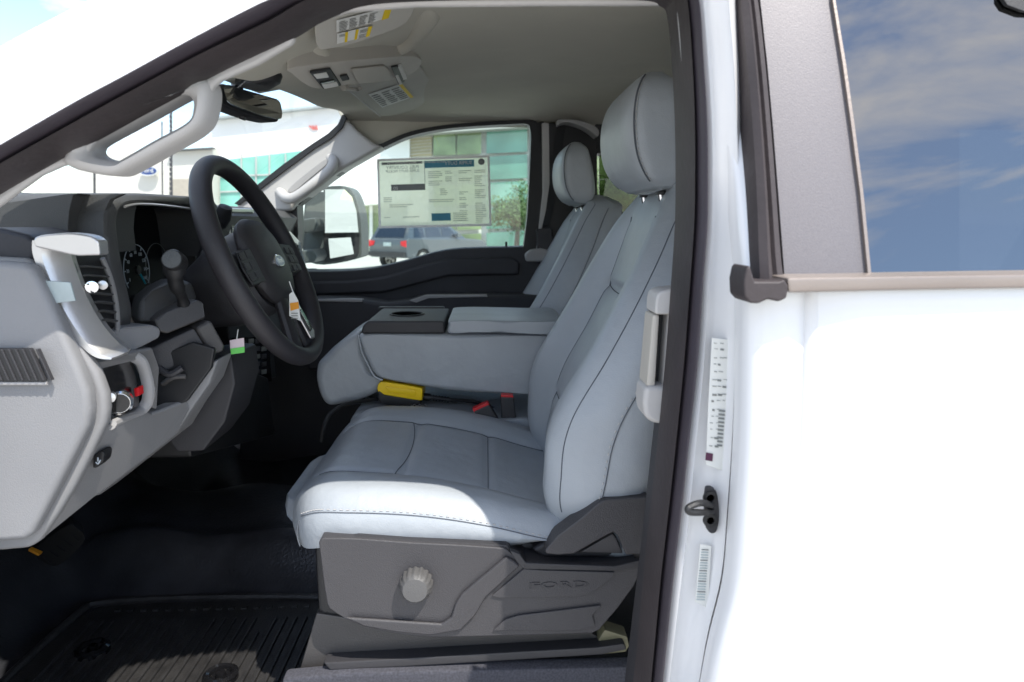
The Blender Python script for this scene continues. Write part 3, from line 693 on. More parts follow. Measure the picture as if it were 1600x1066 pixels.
for i in range(7):
    y = 415+i*14; s.slab([P(122+i*6, y, .815), P(162+i*2.5, y+3, .885), P(163+i*2.5, y+6, .885), P(123+i*6, y+3, .815)], (0, .012, 0), 'dash', .0008)
s.tube(cr([P(160, 404, .885), P(174, 440, .90), P(182, 480, .91), P(184, 520, .91)], 4), .0035, 'dtrim')
s.lathe(P(143, 448, .83), (.6, -1, 0), [(.007, 0), (.007, .008), (.0, .009)], 'chrome', 16); s.lathe(P(160, 445, .86), (.6, -1, 0), [(.0055, -.004), (.0055, .008), (.0, .009)], 'silver', 16)
s.build('air_vent', dash)
# end panel near side
s = B()
ep = [(-80, 408), (0, 409), (36, 412), (48, 416), (60, 438), (75, 468), (103, 531), (120, 570), (136, 610), (139, 640), (137, 664), (120, 700), (102, 735), (80, 778), (62, 812), (50, 834), (38, 845), (0, 848), (-80, 846)]
s.prism(ep, .768, .79, 'dashlight', .008, 4)
rim = [(-80, 400), (0, 402), (40, 404), (50, 414), (60, 426), (74, 452), (96, 494), (127, 545), (151, 580), (164, 616), (166, 640), (164, 661), (140, 712), (116, 760), (88, 806), (60, 847), (44, 858), (0, 862), (-80, 860)]
s.prism(rim, .785, .803, 'dtrim', .007, 4)
pn = s.build('end_panel', dash)
s = B()
s.prism([(-20, 545), (47, 545), (70, 596), (-20, 596)], .758, .764, 'black', .001)
for i in range(8):
    x = -22+i*11; s.slab(LP([(x, 546), (x+3.5, 546), (x+25.5, 595), (x+22, 595)], .7565), (0, .006, 0), 'dark', .0006)
s.tube([P(-20, 599, .762), P(74, 599, .762)], .0022, 'trim', 6)
s.build('side_vent', pn)
# lower dash
s = B()
S3(s, [(58, 850, .803), (164, 662, .803), (182, 662, .83), (218, 636, .92), (240, 645, .95), (291, 624, 1.0), (300, 636, 1.0), (276, 679, .99), (240, 708, .95), (150, 776, .87)], (-.02, .01, 0), 'dtrim')
S3(s, [(128, 547, .803), (154, 564, .803), (197, 552, .88), (238, 543, .95), (250, 575, .96), (246, 640, .96), (236, 636, .95), (241, 610, .95), (234, 588, .95), (220, 562, .93), (205, 556, .92), (151, 582, .803)], (-.02, .01, 0), 'dtrim', .003)
s.prism([(225, 655), (242, 648), (291, 622), (326, 568), (342, 560), (328, 600), (300, 640), (276, 679), (150, 778), (120, 760), (120, 700)], 1.0, 1.06, 'dtrim', .006)
s.prism([(300, 560), (342, 556), (362, 556), (368, 600), (352, 660), (318, 706), (276, 708), (262, 690), (290, 640)], 1.08, 1.2, 'dark', .006)
s.build('knee_panel', dash)
s = B(); s.prism([(236, 560), (300, 535), (335, 545), (330, 575), (291, 628), (246, 648), (240, 620)], .99, 1.0, 'black', .003); s.tube(cr([P(245, 572, .985), P(265, 585, .98), P(285, 575, .985)], 4), .005, 'dark'); s.tube(cr([P(255, 600, .985), P(270, 590, .98), P(290, 588, .985)], 4), .004, 'riser'); s.build('storage_recess', dash)
s = B()   # light switch panel
S3(s, [(151, 582, .80), (207, 558, .915), (215, 600, .92), (219, 634, .92), (171, 660, .81), (165, 625, .805)], (-.02, 0, 0), 'gloss', .002)
lp = s.build('light_switch_panel', dash)
s = B(); s.tube(cr([P(208, 557, .91), P(221, 566, .92), P(229, 590, .93), P(232, 612, .93), P(228, 632, .93), P(212, 646, .91), P(172, 664, .82)], 5), .008, 'trim', 10, flat=.8); s.build('panel_surround', lp)
s = B(); s.lathe(P(188, 628, .850), (.45, -1, .1), [(.015, -.005), (.015, .012), (.0125, .015), (.012, .013), (.0, .013)], 'chrome', 24); s.lathe(P(188, 628, .850)+Vector((.45, -1, .1)).normalized()*.0132, (.45, -1, .1), [(.0115, 0), (.0115, .001), (.0, .001)], 'gloss', 24); s.lathe(P(173, 620, .820), (.45, -1, .1), [(.006, -.005), (.006, .01), (.0, .011)], 'silver', 16); s.build('headlamp_knob', lp)
s = B(); s.prism([(208, 607), (216, 605), (217, 619), (210, 621)], .895, .91, 'red', .002); s.build('red_switch', lp)
s = B(); s.prism([(145, 712), (158, 704), (163, 708), (161, 722), (150, 732), (144, 733)], .815, .835, 'black', .003); s.tube(cr([P(150, 722, .814), P(153, 725, .814), P(157, 719, .814)], 3), .0008, 'tick', 5); s.tube([P(153, 715, .814), P(153, 721, .814)], .0008, 'tick', 5); s.build('button', pn)
# ledge and bars running towards the column
s = B()
s.slab([P(a, b, y) for a, b, y in [(168, 518, .90), (195, 512, .91), (240, 508, .95), (252, 512, .97), (252, 528, .97), (206, 552, .91), (180, 548, .90)]], (-.05, .03, 0), 'dashlight', .006, 3)
s.slab([P(a, b, y) for a, b, y in [(242, 500, .97), (258, 488, .99), (308, 468, 1.02), (318, 472, 1.02), (322, 498, 1.02), (262, 522, .98), (250, 518, .97)]], (-.06, .05, 0), 'riser', .006, 3)
s.slab([P(a, b, y) for a, b, y in [(306, 513, 1.0), (330, 500, 1.01), (352, 540, 1.02), (350, 550, 1.02), (330, 556, 1.01)]], (-.06, .06, 0), 'riser', .006, 3)
s.slab([P(a, b, y) for a, b, y in [(232, 545, .98), (304, 512, 1.0), (328, 552, 1.01), (244, 588, .98)]], (-.05, .05, 0), 'dark', .005)
s.slab([P(a, b, y) for a, b, y in [(213, 505, .97), (218, 470, .98), (240, 452, 1.0), (262, 440, 1.04), (300, 440, 1.06), (310, 470, 1.06), (255, 494, 1.0), (243, 503, .98)]], (-.04, .06, 0), 'dash', .008, 3)
s.build('lower_bezel', dash)
# passenger-side end of dash: vent with blue light put into its surround colour, centre screen
s = B(); s.slab([P(a, b, 2.26) for a, b in [(443, 358), (455, 362), (470, 378), (485, 438), (482, 442), (470, 436), (452, 380)]], (-.10, .06, 0), 'cyan_sheen_print', .008); s.slab([P(a, b, 2.255) for a, b in [(452, 376), (464, 380), (474, 408), (468, 410), (458, 396)]], (-.02, .01, 0), 'black', .002)
for i in range(4): s.tube([P(454+i*2.5, 381+i*6, 2.25), P(466+i*2, 384+i*6, 2.25)], .0025, 'grey', 5)
s.build('air_vent', dash, 'far side air vent, surround coloured pale as if lit')
s = B(); s.slab([PX(a, b, -.585) for a, b in [(357, 325), (397, 326), (402, 400), (362, 404)]], (-.03, 0, 0), 'silver', .004); scr = s.build('centre_screen', dash)
s = B(); s.slab([PX(a, b, -.582) for a, b in [(362, 350), (388, 349), (392, 376), (366, 378)]], (-.004, 0, 0), mat('screen_glass', (.10, .12, .11), .1), .001); s.slab([PX(a, b, -.582) for a, b in [(364, 331), (395, 331), (396, 340), (366, 341)]], (-.004, 0, 0), 'dark', .001); s.build('screen_pane', scr)
# centre stack under the wheel
s = B(); s.slab([PX(a, b, -.535) for a, b in [(355, 500), (425, 500), (432, 590), (392, 600), (370, 598)]], (-.12, 0, 0), 'black', .005)
st = s.build('centre_stack', dash)
s = B()
for i in range(5):
    for j in range(3): s.slab([PX(a, b, -.532) for a, b in [(388+j*10, 530+i*12), (395+j*10, 529+i*12), (395+j*10, 536+i*12), (388+j*10, 537+i*12)]], (.003, 0, 0), 'dark' if (i+j) % 3 else 'print_grey', .001)
s.tube([PX(366, 555, -.53), PX(374, 592, -.53)], .0018, 'grey', 5); s.tube([PX(374, 553, -.53), PX(380, 580, -.53)], .0018, 'grey', 5)
s.slab([PX(a, b, -.534) for a, b in [(362, 528), (420, 526), (424, 596), (366, 597)]], (.001, 0, 0), 'gloss', 0); s.build('button_bank', st)
# --- steering column and wheel -----------------------------------------------------
WC = P(412, 410, 1.17); U = Vector((-.385, 0, .923)).normalized(); NN = Vector((.923, 0, .385)).normalized(); Yv = Vector((0, 1, 0)); RW = .172
def wp(a, r, h=0): return WC+(Yv*math.sin(a)+U*math.cos(a))*r+NN*h     # a=0 top, a=90deg far side
s = B()
rings = []
for i in range(72):
    a = 2*math.pi*i/72; rr = []
    for j in range(16):
        q = 2*math.pi*j/16; rr.append(wp(a, RW+math.cos(q)*.0150, math.sin(q)*.0170))
    rings.append(rr)
s.loft(rings, 'wheel', closed=True)
sw = s.build('steering_wheel', T, ang=80)
s = B()   # hub cover pad
def ov(rx, ry, h, n=32, e=2.6, dy=0): return [WC+Yv*rx*abs(math.cos(q))**(2/e)*math.copysign(1, math.cos(q))+U*(dy+ry*abs(math.sin(q))**(2/e)*math.copysign(1, math.sin(q)))+NN*h for q in [2*math.pi*k/n for k in range(n)]]
s.loft([ov(.062, .060, -.01), ov(.078, .072, -.005), ov(.082, .076, .004), ov(.076, .070, .013), ov(.060, .055, .020), ov(.03, .028, .0235), ov(.001, .001, .024)], 'wcover')
hub = s.build('hub_cover', sw, ang=60)
s = B(); ec = WC+NN*.024-U*.008-Yv*.004
def ell(rx, ry, h, n=36): return [ec+Yv*rx*math.cos(q)+U*ry*math.sin(q)+NN*h for q in [2*math.pi*k/n for k in range(n)]]
s.loft([ell(.024, .0115, -.004), ell(.024, .0115, .002), ell(.022, .010, .0035)], 'chrome'); s.loft([ell(.0205, .0088, .0034), ell(.0205, .0088, .0042)], mat('emblem_grey', (.25, .3, .36), .3))
s.text('Ford', ec+NN*.0045-U*.0035, -Yv*-1, U, .012, 'chrome', .0003)
s.build('emblem', hub)
s = B()
def spoke(a, w0, w1, h0=-.004, k='wheel', r0=.06, r1=.165):
    rings = []
    for i in range(9):
        t = i/8; r = lerp(r0, r1, t); w = lerp(w0, w1, t)
        c = wp(a, r, h0+.008*(1-t)); tn = (Yv*math.cos(a)-U*math.sin(a))
        rings.append([c+tn*w*math.cos(q)+NN*.010*math.sin(q) for q in [2*math.pi*k_/12 for k_ in range(12)]])
    s.loft(rings, k)
spoke(R(93), .032, .026); spoke(R(-93), .032, .026); spoke(R(167), .020, .022); spoke(R(-167), .020, .022)
s.build('spoke', sw)
for sg in (1, -1):
    s = B()
    s.slab([wp(sg*R(93)+b/max(r, .01), r, .011) for r, b in [(.082, -.030), (.140, -.028), (.146, .0), (.140, .026), (.082, .028)]], NN*.004, 'black', .002)
    for i in range(3):
        for j in range(2):
            r0 = .092+j*.026; b0 = -.022+i*.017; s.slab([wp(sg*R(93)+b/r, r, .015) for r, b in [(r0, b0), (r0+.021, b0), (r0+.021, b0+.013), (r0, b0+.013)]], NN*.002, 'dark', .001)
    s.build('button_pad', sw)
s = B(); s.slab([wp(R(167)+b/r, r, .009) for r, b in [(.09, -.016), (.150, -.018), (.156, 0), (.150, .018), (.09, .015)]], NN*.004, 'silver', .003); s.slab([wp(R(167)+b/r, r, .0135) for r, b in [(.10, -.008), (.14, -.009), (.14, .009), (.10, .008)]], NN*.002, 'gloss', .001); s.build('spoke_insert', sw)
# shroud
s = B()
s.loft([ov(.074, .070, -.008, dy=-.008), ov(.080, .074, -.025, dy=-.012), ov(.080, .074, -.055, dy=-.014), ov(.072, .066, -.080, dy=-.016), ov(.056, .052, -.12, dy=-.016), ov(.050, .048, -.26, dy=-.016)], 'dark')
s.build('column_shroud', T, ang=60)
s = B()
s.tube(cr([P(290, 486, 1.02), P(284, 465, 1.0), P(274, 440, .965), P(272, 405, .955)], 5), [.009]*4+[.0075]*4+[.010]*4+[.0145]*4, 'black', 14)
kc = P(272, 408, .952); s.lathe(kc, (.1, -1, .35), [(.0148, -.012), (.0148, .006), (.013, .009), (.0, .0095)], 'black', 24); s.lathe(kc+Vector((.1, -1, .35)).normalized()*.0096, (.1, -1, .35), [(.0122, 0), (.0, .001)], 'grey', 24)
s.build('turn_signal_stalk', T)
s = B(); s.tube(cr([P(312, 452, 1.25), P(312, 420, 1.28), P(330, 372, 1.32), P(345, 345, 1.33)], 5), .011, 'black', 10); s.lathe(P(348, 338, 1.33), (.5, -.3, 1), [(.012, -.02), (.016, 0), (.012, .02), (0, .022)], 'black', 16); s.build('gear_lever', T)

# hanging tags (loose things)
s = B(); s.slab([P(a, b, 1.12) for a, b in [(452, 460), (458, 455), (466, 470), (470, 502), (452, 494)]], (0, .001, 0), 'paper', 0); s.slab([P(a, b, 1.118) for a, b in [(453, 474), (466, 472), (467, 482), (454, 486)]], (0, .001, 0), 'orange', 0)
for i in range(3): s.slab([P(a, b, 1.118) for a, b in [(455, 489+i*4), (465, 489+i*4), (465, 490.3+i*4), (455, 490.3+i*4)]], (0, .0005, 0), 'ink', 0)
s.tube([P(458, 457, 1.12), P(452, 440, 1.13)], .001, 'paper', 5)
tag(s.build('hanging_tag', label=None), 'small white and orange paper tag hanging beside the steering wheel hub', 'tag')
s = B(); s.slab([P(a, b, 1.05) for a, b in [(359, 532), (381, 528), (382, 545), (360, 548)]], (0, .001, 0), mat('pink_paper', (.6, .5, .52), .7), 0); s.slab([P(a, b, 1.049) for a, b in [(360, 545), (382, 542), (382, 551), (361, 554)]], (0, .0015, 0), 'green', 0)
s.tube([P(370, 530, 1.05), P(372, 515, 1.06)], .0008, 'paper', 5)
tag(s.build('key_tag'), 'white tag with bright green lower band below the steering wheel', 'tag')

# ================================================================== seats
SC = 1.175   # seat centre line
ZT = [(1.25, .105), (1.31, .085), (1.36, .085), (1.41, .089), (1.455, .104), (1.527, .146), (1.592, .182), (1.656, .216), (1.723, .252), (1.77, .285)]
HW = [(1.25, .235), (1.32, .252), (1.40, .258), (1.50, .258), (1.60, .246), (1.68, .222), (1.74, .185), (1.775, .15), (1.79, .11)]
def back_ring(z, n=72):
    hw = sinterp(HW, z); xb = sinterp(ZT, z); 
    bol = sinterp([(1.25, .016), (1.35, .036), (1.45, .047), (1.6, .038), (1.68, .022), (1.75, .006), (1.79, 0)], z)
    th = sinterp([(1.25, .13), (1.4, .16), (1.6, .13), (1.72, .10), (1.775, .075), (1.79, .05)], z)
    pts = []
    for k in range(n+1):          # front, from near to far ; s -1..1
        t = -1+2*k/n
        # front offset
        a = abs(t)
        if a < .45: v = bol
        elif a < .74: q = (a-.45)/.29; v = bol*(1-q*q*(3-2*q))
        else: v = .0
        g1 = math.exp(-((a-.47)/.035)**2)*(1 if z < 1.73 else 0)
        v += .004*g1
        if a < .5: v += .007*math.exp(-((z-1.605)/.009)**2)+.005*math.exp(-((z-1.395)/.009)**2)-.004*math.sin(math.pi*min(1, max(0, (z-1.42)/.17)))*(1-(a/.5)**2)
        e = max(0, (a-.80)/.20); v += .055*(e**2.2)
        x = xb+v
        pts.append(Vector((x, SC+t*hw*(1-.0*e), z+0)))
    w = (pts[0].x-xb)
    near = pts[0]; far = pts[-1]
    out = pts
    out += [Vector((lerp(far.x, xb+th, q), SC+hw*(1+.03*math.sin(q*math.pi)), z)) for q in (.2, .5, .8)]
    out += [Vector((xb+th+.02, SC+hw*c, z)) for c in (.9, .6, .2, -.2, -.6, -.9)]
    out += [Vector((lerp(near.x, xb+th, q), SC-hw*(1+.03*math.sin(q*math.pi)), z)) for q in (.8, .5, .2)]
    return out
def bsurf(t, z, off=0):
    """point on the backrest front at width t (-1 near .. 1 far)"""
    r = back_ring(z, 72); k = (t+1)/2*72; i = int(min(71, max(0, k))); p = r[i].lerp(r[i+1], k-i)
    return p+Vector((-off, -off*.0, 0))
def groove(s, pts, k='seam', r=.0008, stitch=True, so=(0, 0, 0), sp=.0065):
    s.tube(pts, r, k, 6)
    if stitch:
        acc = 0; so = Vector(so)
        for a, b in zip(pts, pts[1:]):
            L_ = (b-a).length; acc += L_
            if acc > sp:
                acc = 0; d_ = (b-a).normalized()*.0020
                s.tube([a+so-d_, a+so+d_], .0008, 'stitch', 4)
s = B()
NZ = 120; zs = []
for i in range(NZ+1):
    t = i/NZ; zs.append(1.235+(1.788-1.235)*t)
rings = [back_ring(z) for z in zs]
# bottom roll and top roll
def shrink(r, kx, dz): 
    c = sum(r, Vector())/len(r); return [Vector((c.x+(p.x-c.x)*kx, c.y+(p.y-c.y)*(kx*.5+.5), p.z+dz)) for p in r]
rings = [shrink(rings[0], .7, -.018), shrink(rings[0], .9, -.01)]+rings+[shrink(rings[-1], .85, .006), shrink(rings[-1], .5, .011)]
s.loft(rings, 'leath')
zr = lambda a, b, n=40: [lerp(a, b, i/n) for i in range(n+1)]
# seams: bolster front, side, insert edges, cross creases
near1 = [bsurf(-.93, z, .0008) for z in zr(1.30, 1.775, 90)]
groove(s, near1, so=(-.002, .004, 0))
groove(s, [bsurf(.93, z, .0008) for z in zr(1.30, 1.775, 90)], stitch=False)
def sidep(q, z):
    hw = sinterp(HW, z); xb = sinterp(ZT, z); th = sinterp([(1.25, .13), (1.4, .16), (1.6, .13), (1.72, .10), (1.775, .075)], z)
    return Vector((xb+.055+(th-.055)*q, SC-hw*(1+.03*math.sin(q*math.pi))-.0008, z))
groove(s, [sidep(.22+.1*math.sin((z-1.28)*6), z) for z in zr(1.262, 1.76, 90)], so=(-.004, -.0006, 0))
for sg in (-1, 1): groove(s, [bsurf(sg*.47, z, .0005) for z in zr(1.30, 1.73)], r=.0009, stitch=False)
groove(s, [bsurf(t, 1.605+.006*(1-(t/.47)**2)*-1, .0006) for t in zr(-.47, .47, 16)], r=.0009, stitch=False)
groove(s, [bsurf(t, 1.395, .0006) for t in zr(-.47, .47, 16)], r=.0009, stitch=False)
BACK = s
# cushion
def cring(X, n=72):
    x = X if X > -.2 else -.2+(X+.2)*1.27
    zt = sinterp([(-.345, 1.275), (-.325, 1.300), (-.30, 1.320), (-.26, 1.338), (-.20, 1.342), (-.1, 1.336), (0, 1.318), (.08, 1.295), (.18, 1.27)], x)
    zb = sinterp([(-.345, 1.245), (-.30, 1.235), (-.25, 1.245), (-.1, 1.25), (.02, 1.25), (.09, 1.262), (.18, 1.26)], x)
    hw = sinterp([(-.345, .13), (-.33, .165), (-.31, .20), (-.285, .228), (-.25, .245), (-.2, .253), (0, .252), (.1, .245), (.18, .235)], x)
    dip = sinterp([(-.345, 0), (-.25, .004), (-.1, .012), (.05, .018), (.18, .016)], x)
    out = []
    for k in range(n+1):
        t = -1+2*k/n; a = abs(t)
        v = dip if a < .5 else dip*(1-((a-.5)/.28)**2*(3-2*(a-.5)/.28)) if a < .78 else 0
        v += .0045*math.exp(-((a-.56)/.03)**2)*(1 if x > -.30 else 0)
        if a < .58: v += .0045*math.exp(-((x+.135)/.008)**2)+.0035*math.exp(-(x/.008)**2)
        e = max(0, (a-.84)/.16); out.append(Vector((X, SC+t*hw, zt-v-.028*e**2.4)))
    h = zt-.028-zb
    for q in (.25, .55, .85): out.append(Vector((X, SC+hw*(1+.02-.05*q*q), zt-.028-h*q)))
    for c in (.85, .3, -.3, -.85): out.append(Vector((X, SC+hw*c, zb)))
    for q in (.85, .55, .25): out.append(Vector((X, SC-hw*(1+.02-.05*q*q), zt-.028-h*q)))
    return out
def csurf(t, x, off=.0006):
    r = cring(x); k = (t+1)/2*72; i = int(min(71, max(0, k))); return r[i].lerp(r[i+1], k-i)+Vector((0, 0, off))
s = B()
xs = [-.314+.494*(i/110) for i in range(111)]
r0 = cring(xs[0]); c0 = sum(r0, Vector())/len(r0)
rings = [[Vector((c0.x-.022, c0.y+(p.y-c0.y)*.7, c0.z+(p.z-c0.z)*.45)) for p in r0], [Vector((c0.x-.012, c0.y+(p.y-c0.y)*.9, c0.z+(p.z-c0.z)*.8)) for p in r0]]+[cring(x) for x in xs]
s.loft(rings, 'leath')
xr = lambda a, b, n=60: [lerp(a, b, i/n) for i in range(n+1)]
edge = [Vector((x, cring(x)[0].y-.0003, cring(x)[0].z)) for x in xr(-.275, .15, 90)]
groove(s, edge, so=(0, .0015, .0035), sp=.005)
groove(s, [Vector((-.28-.004*math.sin(q*3), cring(-.28)[-2].y-.001, lerp(1.285, 1.245, q))) for q in zr(0, 1, 10)], r=.0012, stitch=False)
groove(s, [csurf(t, -.135-.012*(t/.55)**2, .0002) for t in zr(-.56, .56, 30)], r=.0009, stitch=False)
groove(s, [csurf(t, .0, .0002) for t in zr(-.56, .56, 24)], r=.0009, stitch=False)
for sg in (-1, 1): groove(s, [csurf(sg*(.56-.5*max(0, -.23-x)), x, .0002) for x in xr(-.27, .13, 40)], r=.0009, stitch=False)
CUSH = s
# headrest
HF = [(1.775, .254), (1.785, .236), (1.805, .220), (1.83, .210), (1.87, .206), (1.905, .211), (1.93, .224), (1.943, .240)]
HB = [(1.775, .295), (1.785, .308), (1.81, .314), (1.87, .306), (1.91, .296), (1.93, .288), (1.943, .272)]
HWd = [(1.775, .118), (1.79, .130), (1.83, .138), (1.88, .139), (1.91, .135), (1.93, .124), (1.943, .105)]
def hring(z, n=88):
    xf = sinterp(HF, z); xb = sinterp(HB, z); w = sinterp(HWd, z); a = (xb-xf)/2; c = (xb+xf)/2; o = []
    for k in range(n):
        q = 2*math.pi*k/n; e = 2/4.6
        o.append(Vector((c-a*abs(math.cos(q))**e*math.copysign(1, math.cos(q)), SC+w*abs(math.sin(q))**(2/6)*math.copysign(1, math.sin(q)), z)))
    return o
s = B(); zz = [1.775+.168*(.5-.5*math.cos(math.pi*i/30)) for i in range(31)]
s.loft([shrink(hring(zz[0]), .8, -.003)]+[hring(z) for z in zz]+[shrink(hring(zz[-1]), .7, .003)], 'leath')
def hseam(sg):
    o = []
    for z in zr(1.782, 1.938, 44):
        xf = sinterp(HF, z); xb = sinterp(HB, z); w = sinterp(HWd, z); o.append(Vector((xf+(xb-xf)*.12, SC+sg*(w*.975), z)))
    return o
groove(s, hseam(-1), so=(.003, -.001, 0), r=.0013); groove(s, hseam(1), stitch=False, r=.0013)
s.tube([(lerp(.262, .285, .5), SC-.10, 1.774), (.275, SC, 1.770), (.275, SC+.10, 1.774)], .004, 'leath', 6)
HEAD = s
FS = B()   # seat frame and riser (main mesh of the seat)
FS.prism([(494, 958), (467, 1049), (545, 1044), (932, 1022), (935, 995), (917, 985), (700, 990)], .955, 1.38, 'riser', .004)
FS.prism([(505, 1036), (545, 1034), (932, 1012), (975, 1006), (980, 1016), (940, 1024), (545, 1048), (515, 1048)], .93, .955, 'dark', .003)
FS.prism([(935, 1000), (945, 984), (980, 995), (984, 1010), (978, 1020), (935, 1024)], .945, .975, mat('rail_metal', (.16, .15, .09), .5, .2), .003)
FS.box((-.26, .96, 1.10), (.18, 1.39, 1.245), 'black', .01)
seat = FS.build('front_seat', T, 'grey vinyl driver seat with a dark plastic side cover')
CUSH.build('seat_cushion', seat, ang=60); BACK.build('backrest', seat, ang=60); hr_ = HEAD.build('headrest', seat, ang=60)
# (posts go into their own mesh)
s = B()
for dy in (-.06, .06):
    s = B(); s.tube([(.285, SC+dy, 1.745), (.277, SC+dy, 1.785)], .005, 'chrome', 10); s.lathe((.283, SC+dy, 1.764), (0, 0, 1), [(.010, 0), (.010, .006), (0, .007)], 'black', 14)
    s.build('headrest_post', seat)
s = B()
sh = sm([(498, 850), (500, 844), (508, 841), (560, 842), (640, 848), (720, 852), (789, 857)], 2)+[(812, 874), (822, 884), (850, 887), (963, 889), (998, 882), (998, 900), (990, 917)]+[(966, 950), (936, 985), (925, 990)]+sm([(860, 992), (750, 995), (672, 996), (630, 992), (595, 986), (560, 976), (537, 966), (520, 955), (511, 944), (504, 900)], 2)[:-1]
s.prism(sh, .905, .965, 'shield', .006, 3)
# raised lower ridge, pocket step and rear ridge
s.slab(LP([(540, 962), (600, 966), (690, 972), (705, 962), (712, 940), (722, 925), (790, 868), (800, 872), (812, 882), (760, 930), (742, 960), (720, 982), (672, 990), (620, 985), (570, 976)], .904), (0, -.006, 0), 'shield', .005, 3)
s.slab(LP([(818, 888), (850, 890), (960, 893), (958, 900), (930, 922), (905, 931), (780, 933), (768, 930)], .904), (0, -.003, 0), 'shield', .0025)
s.slab(LP([(770, 984), (790, 966), (810, 960), (940, 944), (925, 960), (930, 976), (905, 984)], .904), (0, -.0035, 0), 'shield', .002)
s.slab(LP([(796, 860), (812, 866), (822, 880), (960, 885), (1000, 876), (1000, 886), (963, 893), (820, 890), (808, 880)], .901), (0, .01, 0), 'dark', .002)
s.slab(LP([(500, 846), (560, 838), (640, 844), (720, 848), (793, 852), (800, 862), (789, 860), (720, 856), (640, 852), (560, 846)], .91), (0, .03, 0), 'dark', .003)
s.text('FORD', P(873, 919, .9008), (1, 0, .012), (0, 0, 1), .0145, 'dark', .0003, sx=2.35)
s.text('FORD', P(873.5, 918, .9004), (1, 0, .012), (0, 0, 1), .0130, 'shield', .0006, sx=2.4)
s.build('side_cover', seat)
s = B(); kp = P(651, 909, .905); rings = []
for h, rr in [(0, .0225), (-.014, .0225), (-.021, .0205), (-.025, .017), (-.026, .002)]:
    rings.append([kp+Vector((math.cos(q)*rr*(1+.05*(1 if k % 4 < 2 else -.6)*(1 if h > -.02 else .2)), h, math.sin(q)*rr*(1+.05*(1 if k % 4 < 2 else -.6)*(1 if h > -.02 else .2)))) for k, q in [(k, 2*math.pi*k/64) for k in range(64)]])
s.loft(rings, 'knob'); s.build('lumbar_knob', seat, ang=40)
s = B()
s.prism([(830, 860), (860, 842), (905, 800), (925, 776), (945, 768), (1017, 764), (1030, 770), (1022, 872), (850, 872)], .935, .97, 'dark', .006, 3)
s.prism([(851, 861), (870, 838), (905, 812), (935, 786), (946, 781), (1013, 776), (1018, 784), (1006, 866), (978, 868), (966, 838), (959, 832), (950, 836), (897, 866), (872, 868), (854, 866)], .905, .94, 'shield', .006, 3)
s.prism([(905, 864), (950, 838), (958, 834), (964, 842), (974, 866)], .917, .93, 'shield', .003)
s.build('recliner_cover', seat)
s = B(); s.prism([(975, 776), (1005, 772), (1018, 778), (1010, 800)], .9, .905, 'shield', 0)
# passenger copy : seat and each of its parts
def copyc(o, parent, dy=0):
    c = o.copy(); COL.objects.link(c); c.parent = parent; c.location = Vector(o.location)+Vector((0, dy, 0))
    return c
seat2 = copyc(seat, T, .92); seat2['label'] = 'grey vinyl passenger seat behind the centre console'
for ch in list(seat.children):
    if ch.name.split('.')[0] in ('seat_cushion', 'backrest', 'headrest', 'headrest_post'): copyc(ch, seat2)

# near pillar belt trim
s = B()
s.prism(sm([(1024, 492), (1025, 470), (1030, 458), (1044, 453), (1070, 451)], 4)+[(1070, 492)], .745, .79, 'trimw', .006, 3)
s.prism([(1008, 604), (1062, 606), (1062, 660)]+sm([(1036, 664), (1020, 661), (1008, 650), (1005, 630)], 4), .745, .79, 'trimw', .006, 3)
s.prism([(1020, 492), (1031, 492), (1024, 605), (1010, 605)], .75, .79, 'console', .003)
s.prism([(1030, 486), (1048, 486), (1042, 606), (1022, 606)], .775, .80, 'black', .002)
s.prism([(1045, 486), (1070, 486), (1062, 610), (1036, 606)], .752, .79, 'trimw', .003)
s.prism([(1040, 650), (1062, 650), (1040, 900), (1010, 1120), (985, 1120), (1012, 900)], .77, .82, 'dark', .004)
s.build('centre_pillar_trim', T, 'pale near pillar trim around the belt slot')

# --- centre console seat -----------------------------------------------------------
s = B()
def puff(s, pts, Y0, Y1, k, r=.02, n=5):
    """upholstered block: outline in px at Y0, rounded towards both side faces"""
    base = cr(LP(pts, Y0), 3, True); c = sum(base, Vector())/len(base); rings = []
    W = Y1-Y0
    for i in range(n+1):
        q = i/n*math.pi/2; k_ = r*(1-math.sin(q)); y = r*(1-math.cos(q)) if 0 else r*(1-math.cos(q))
        rings.append((k_, y))
    R_ = []
    for k_, y in rings: R_.append([p+(c-p).normalized()*k_+Vector((0, y, 0)) for p in base])
    for k_, y in reversed(rings): R_.append([p+(c-p).normalized()*k_+Vector((0, W-y, 0)) for p in base])
    cc = Vector((c.x, Y0-.008, c.z)); o = len(s.v)
    s.loft(R_, k)
    return base
tn = [(562, 523), (620, 521), (700, 522), (826, 522), (880, 524), (900, 570), (880, 615), (830, 618), (801, 617), (714, 613), (649, 603), (601, 594), (584, 586), (573, 566), (564, 545)]
bs = puff(s, tn, 1.455, 1.70, 'leath', .014)
ctop = s; cs = s.build('centre_seat', T, 'folded centre seat forming a console with cup holder', ang=60)
s = B(); pp = cr(LP([(560, 524), (565, 548), (574, 568), (585, 588), (598, 594)], 1.453), 6); s.tube(pp, .0022, 'leath', 6); s.build('piping', cs)
s = B(); puff(s, [(562, 519), (548, 524), (533, 533), (520, 543), (508, 555), (496, 568), (493, 580), (493, 598), (500, 622), (511, 635), (530, 634), (564, 626), (593, 612), (600, 596), (582, 586), (572, 564), (566, 544)], 1.48, 1.73, 'leath', .02); s.build('folded_backrest', cs, ang=60)
s = B(); s.slab([P(a, b, 1.452) for a, b in [(564, 522), (566, 510), (574, 502), (694, 502), (695, 522)]], (0, .225, 0), 'dark', .005, 3)
ct = P(637, 493, 1.56); zt = P(630, 502, 1.452).z
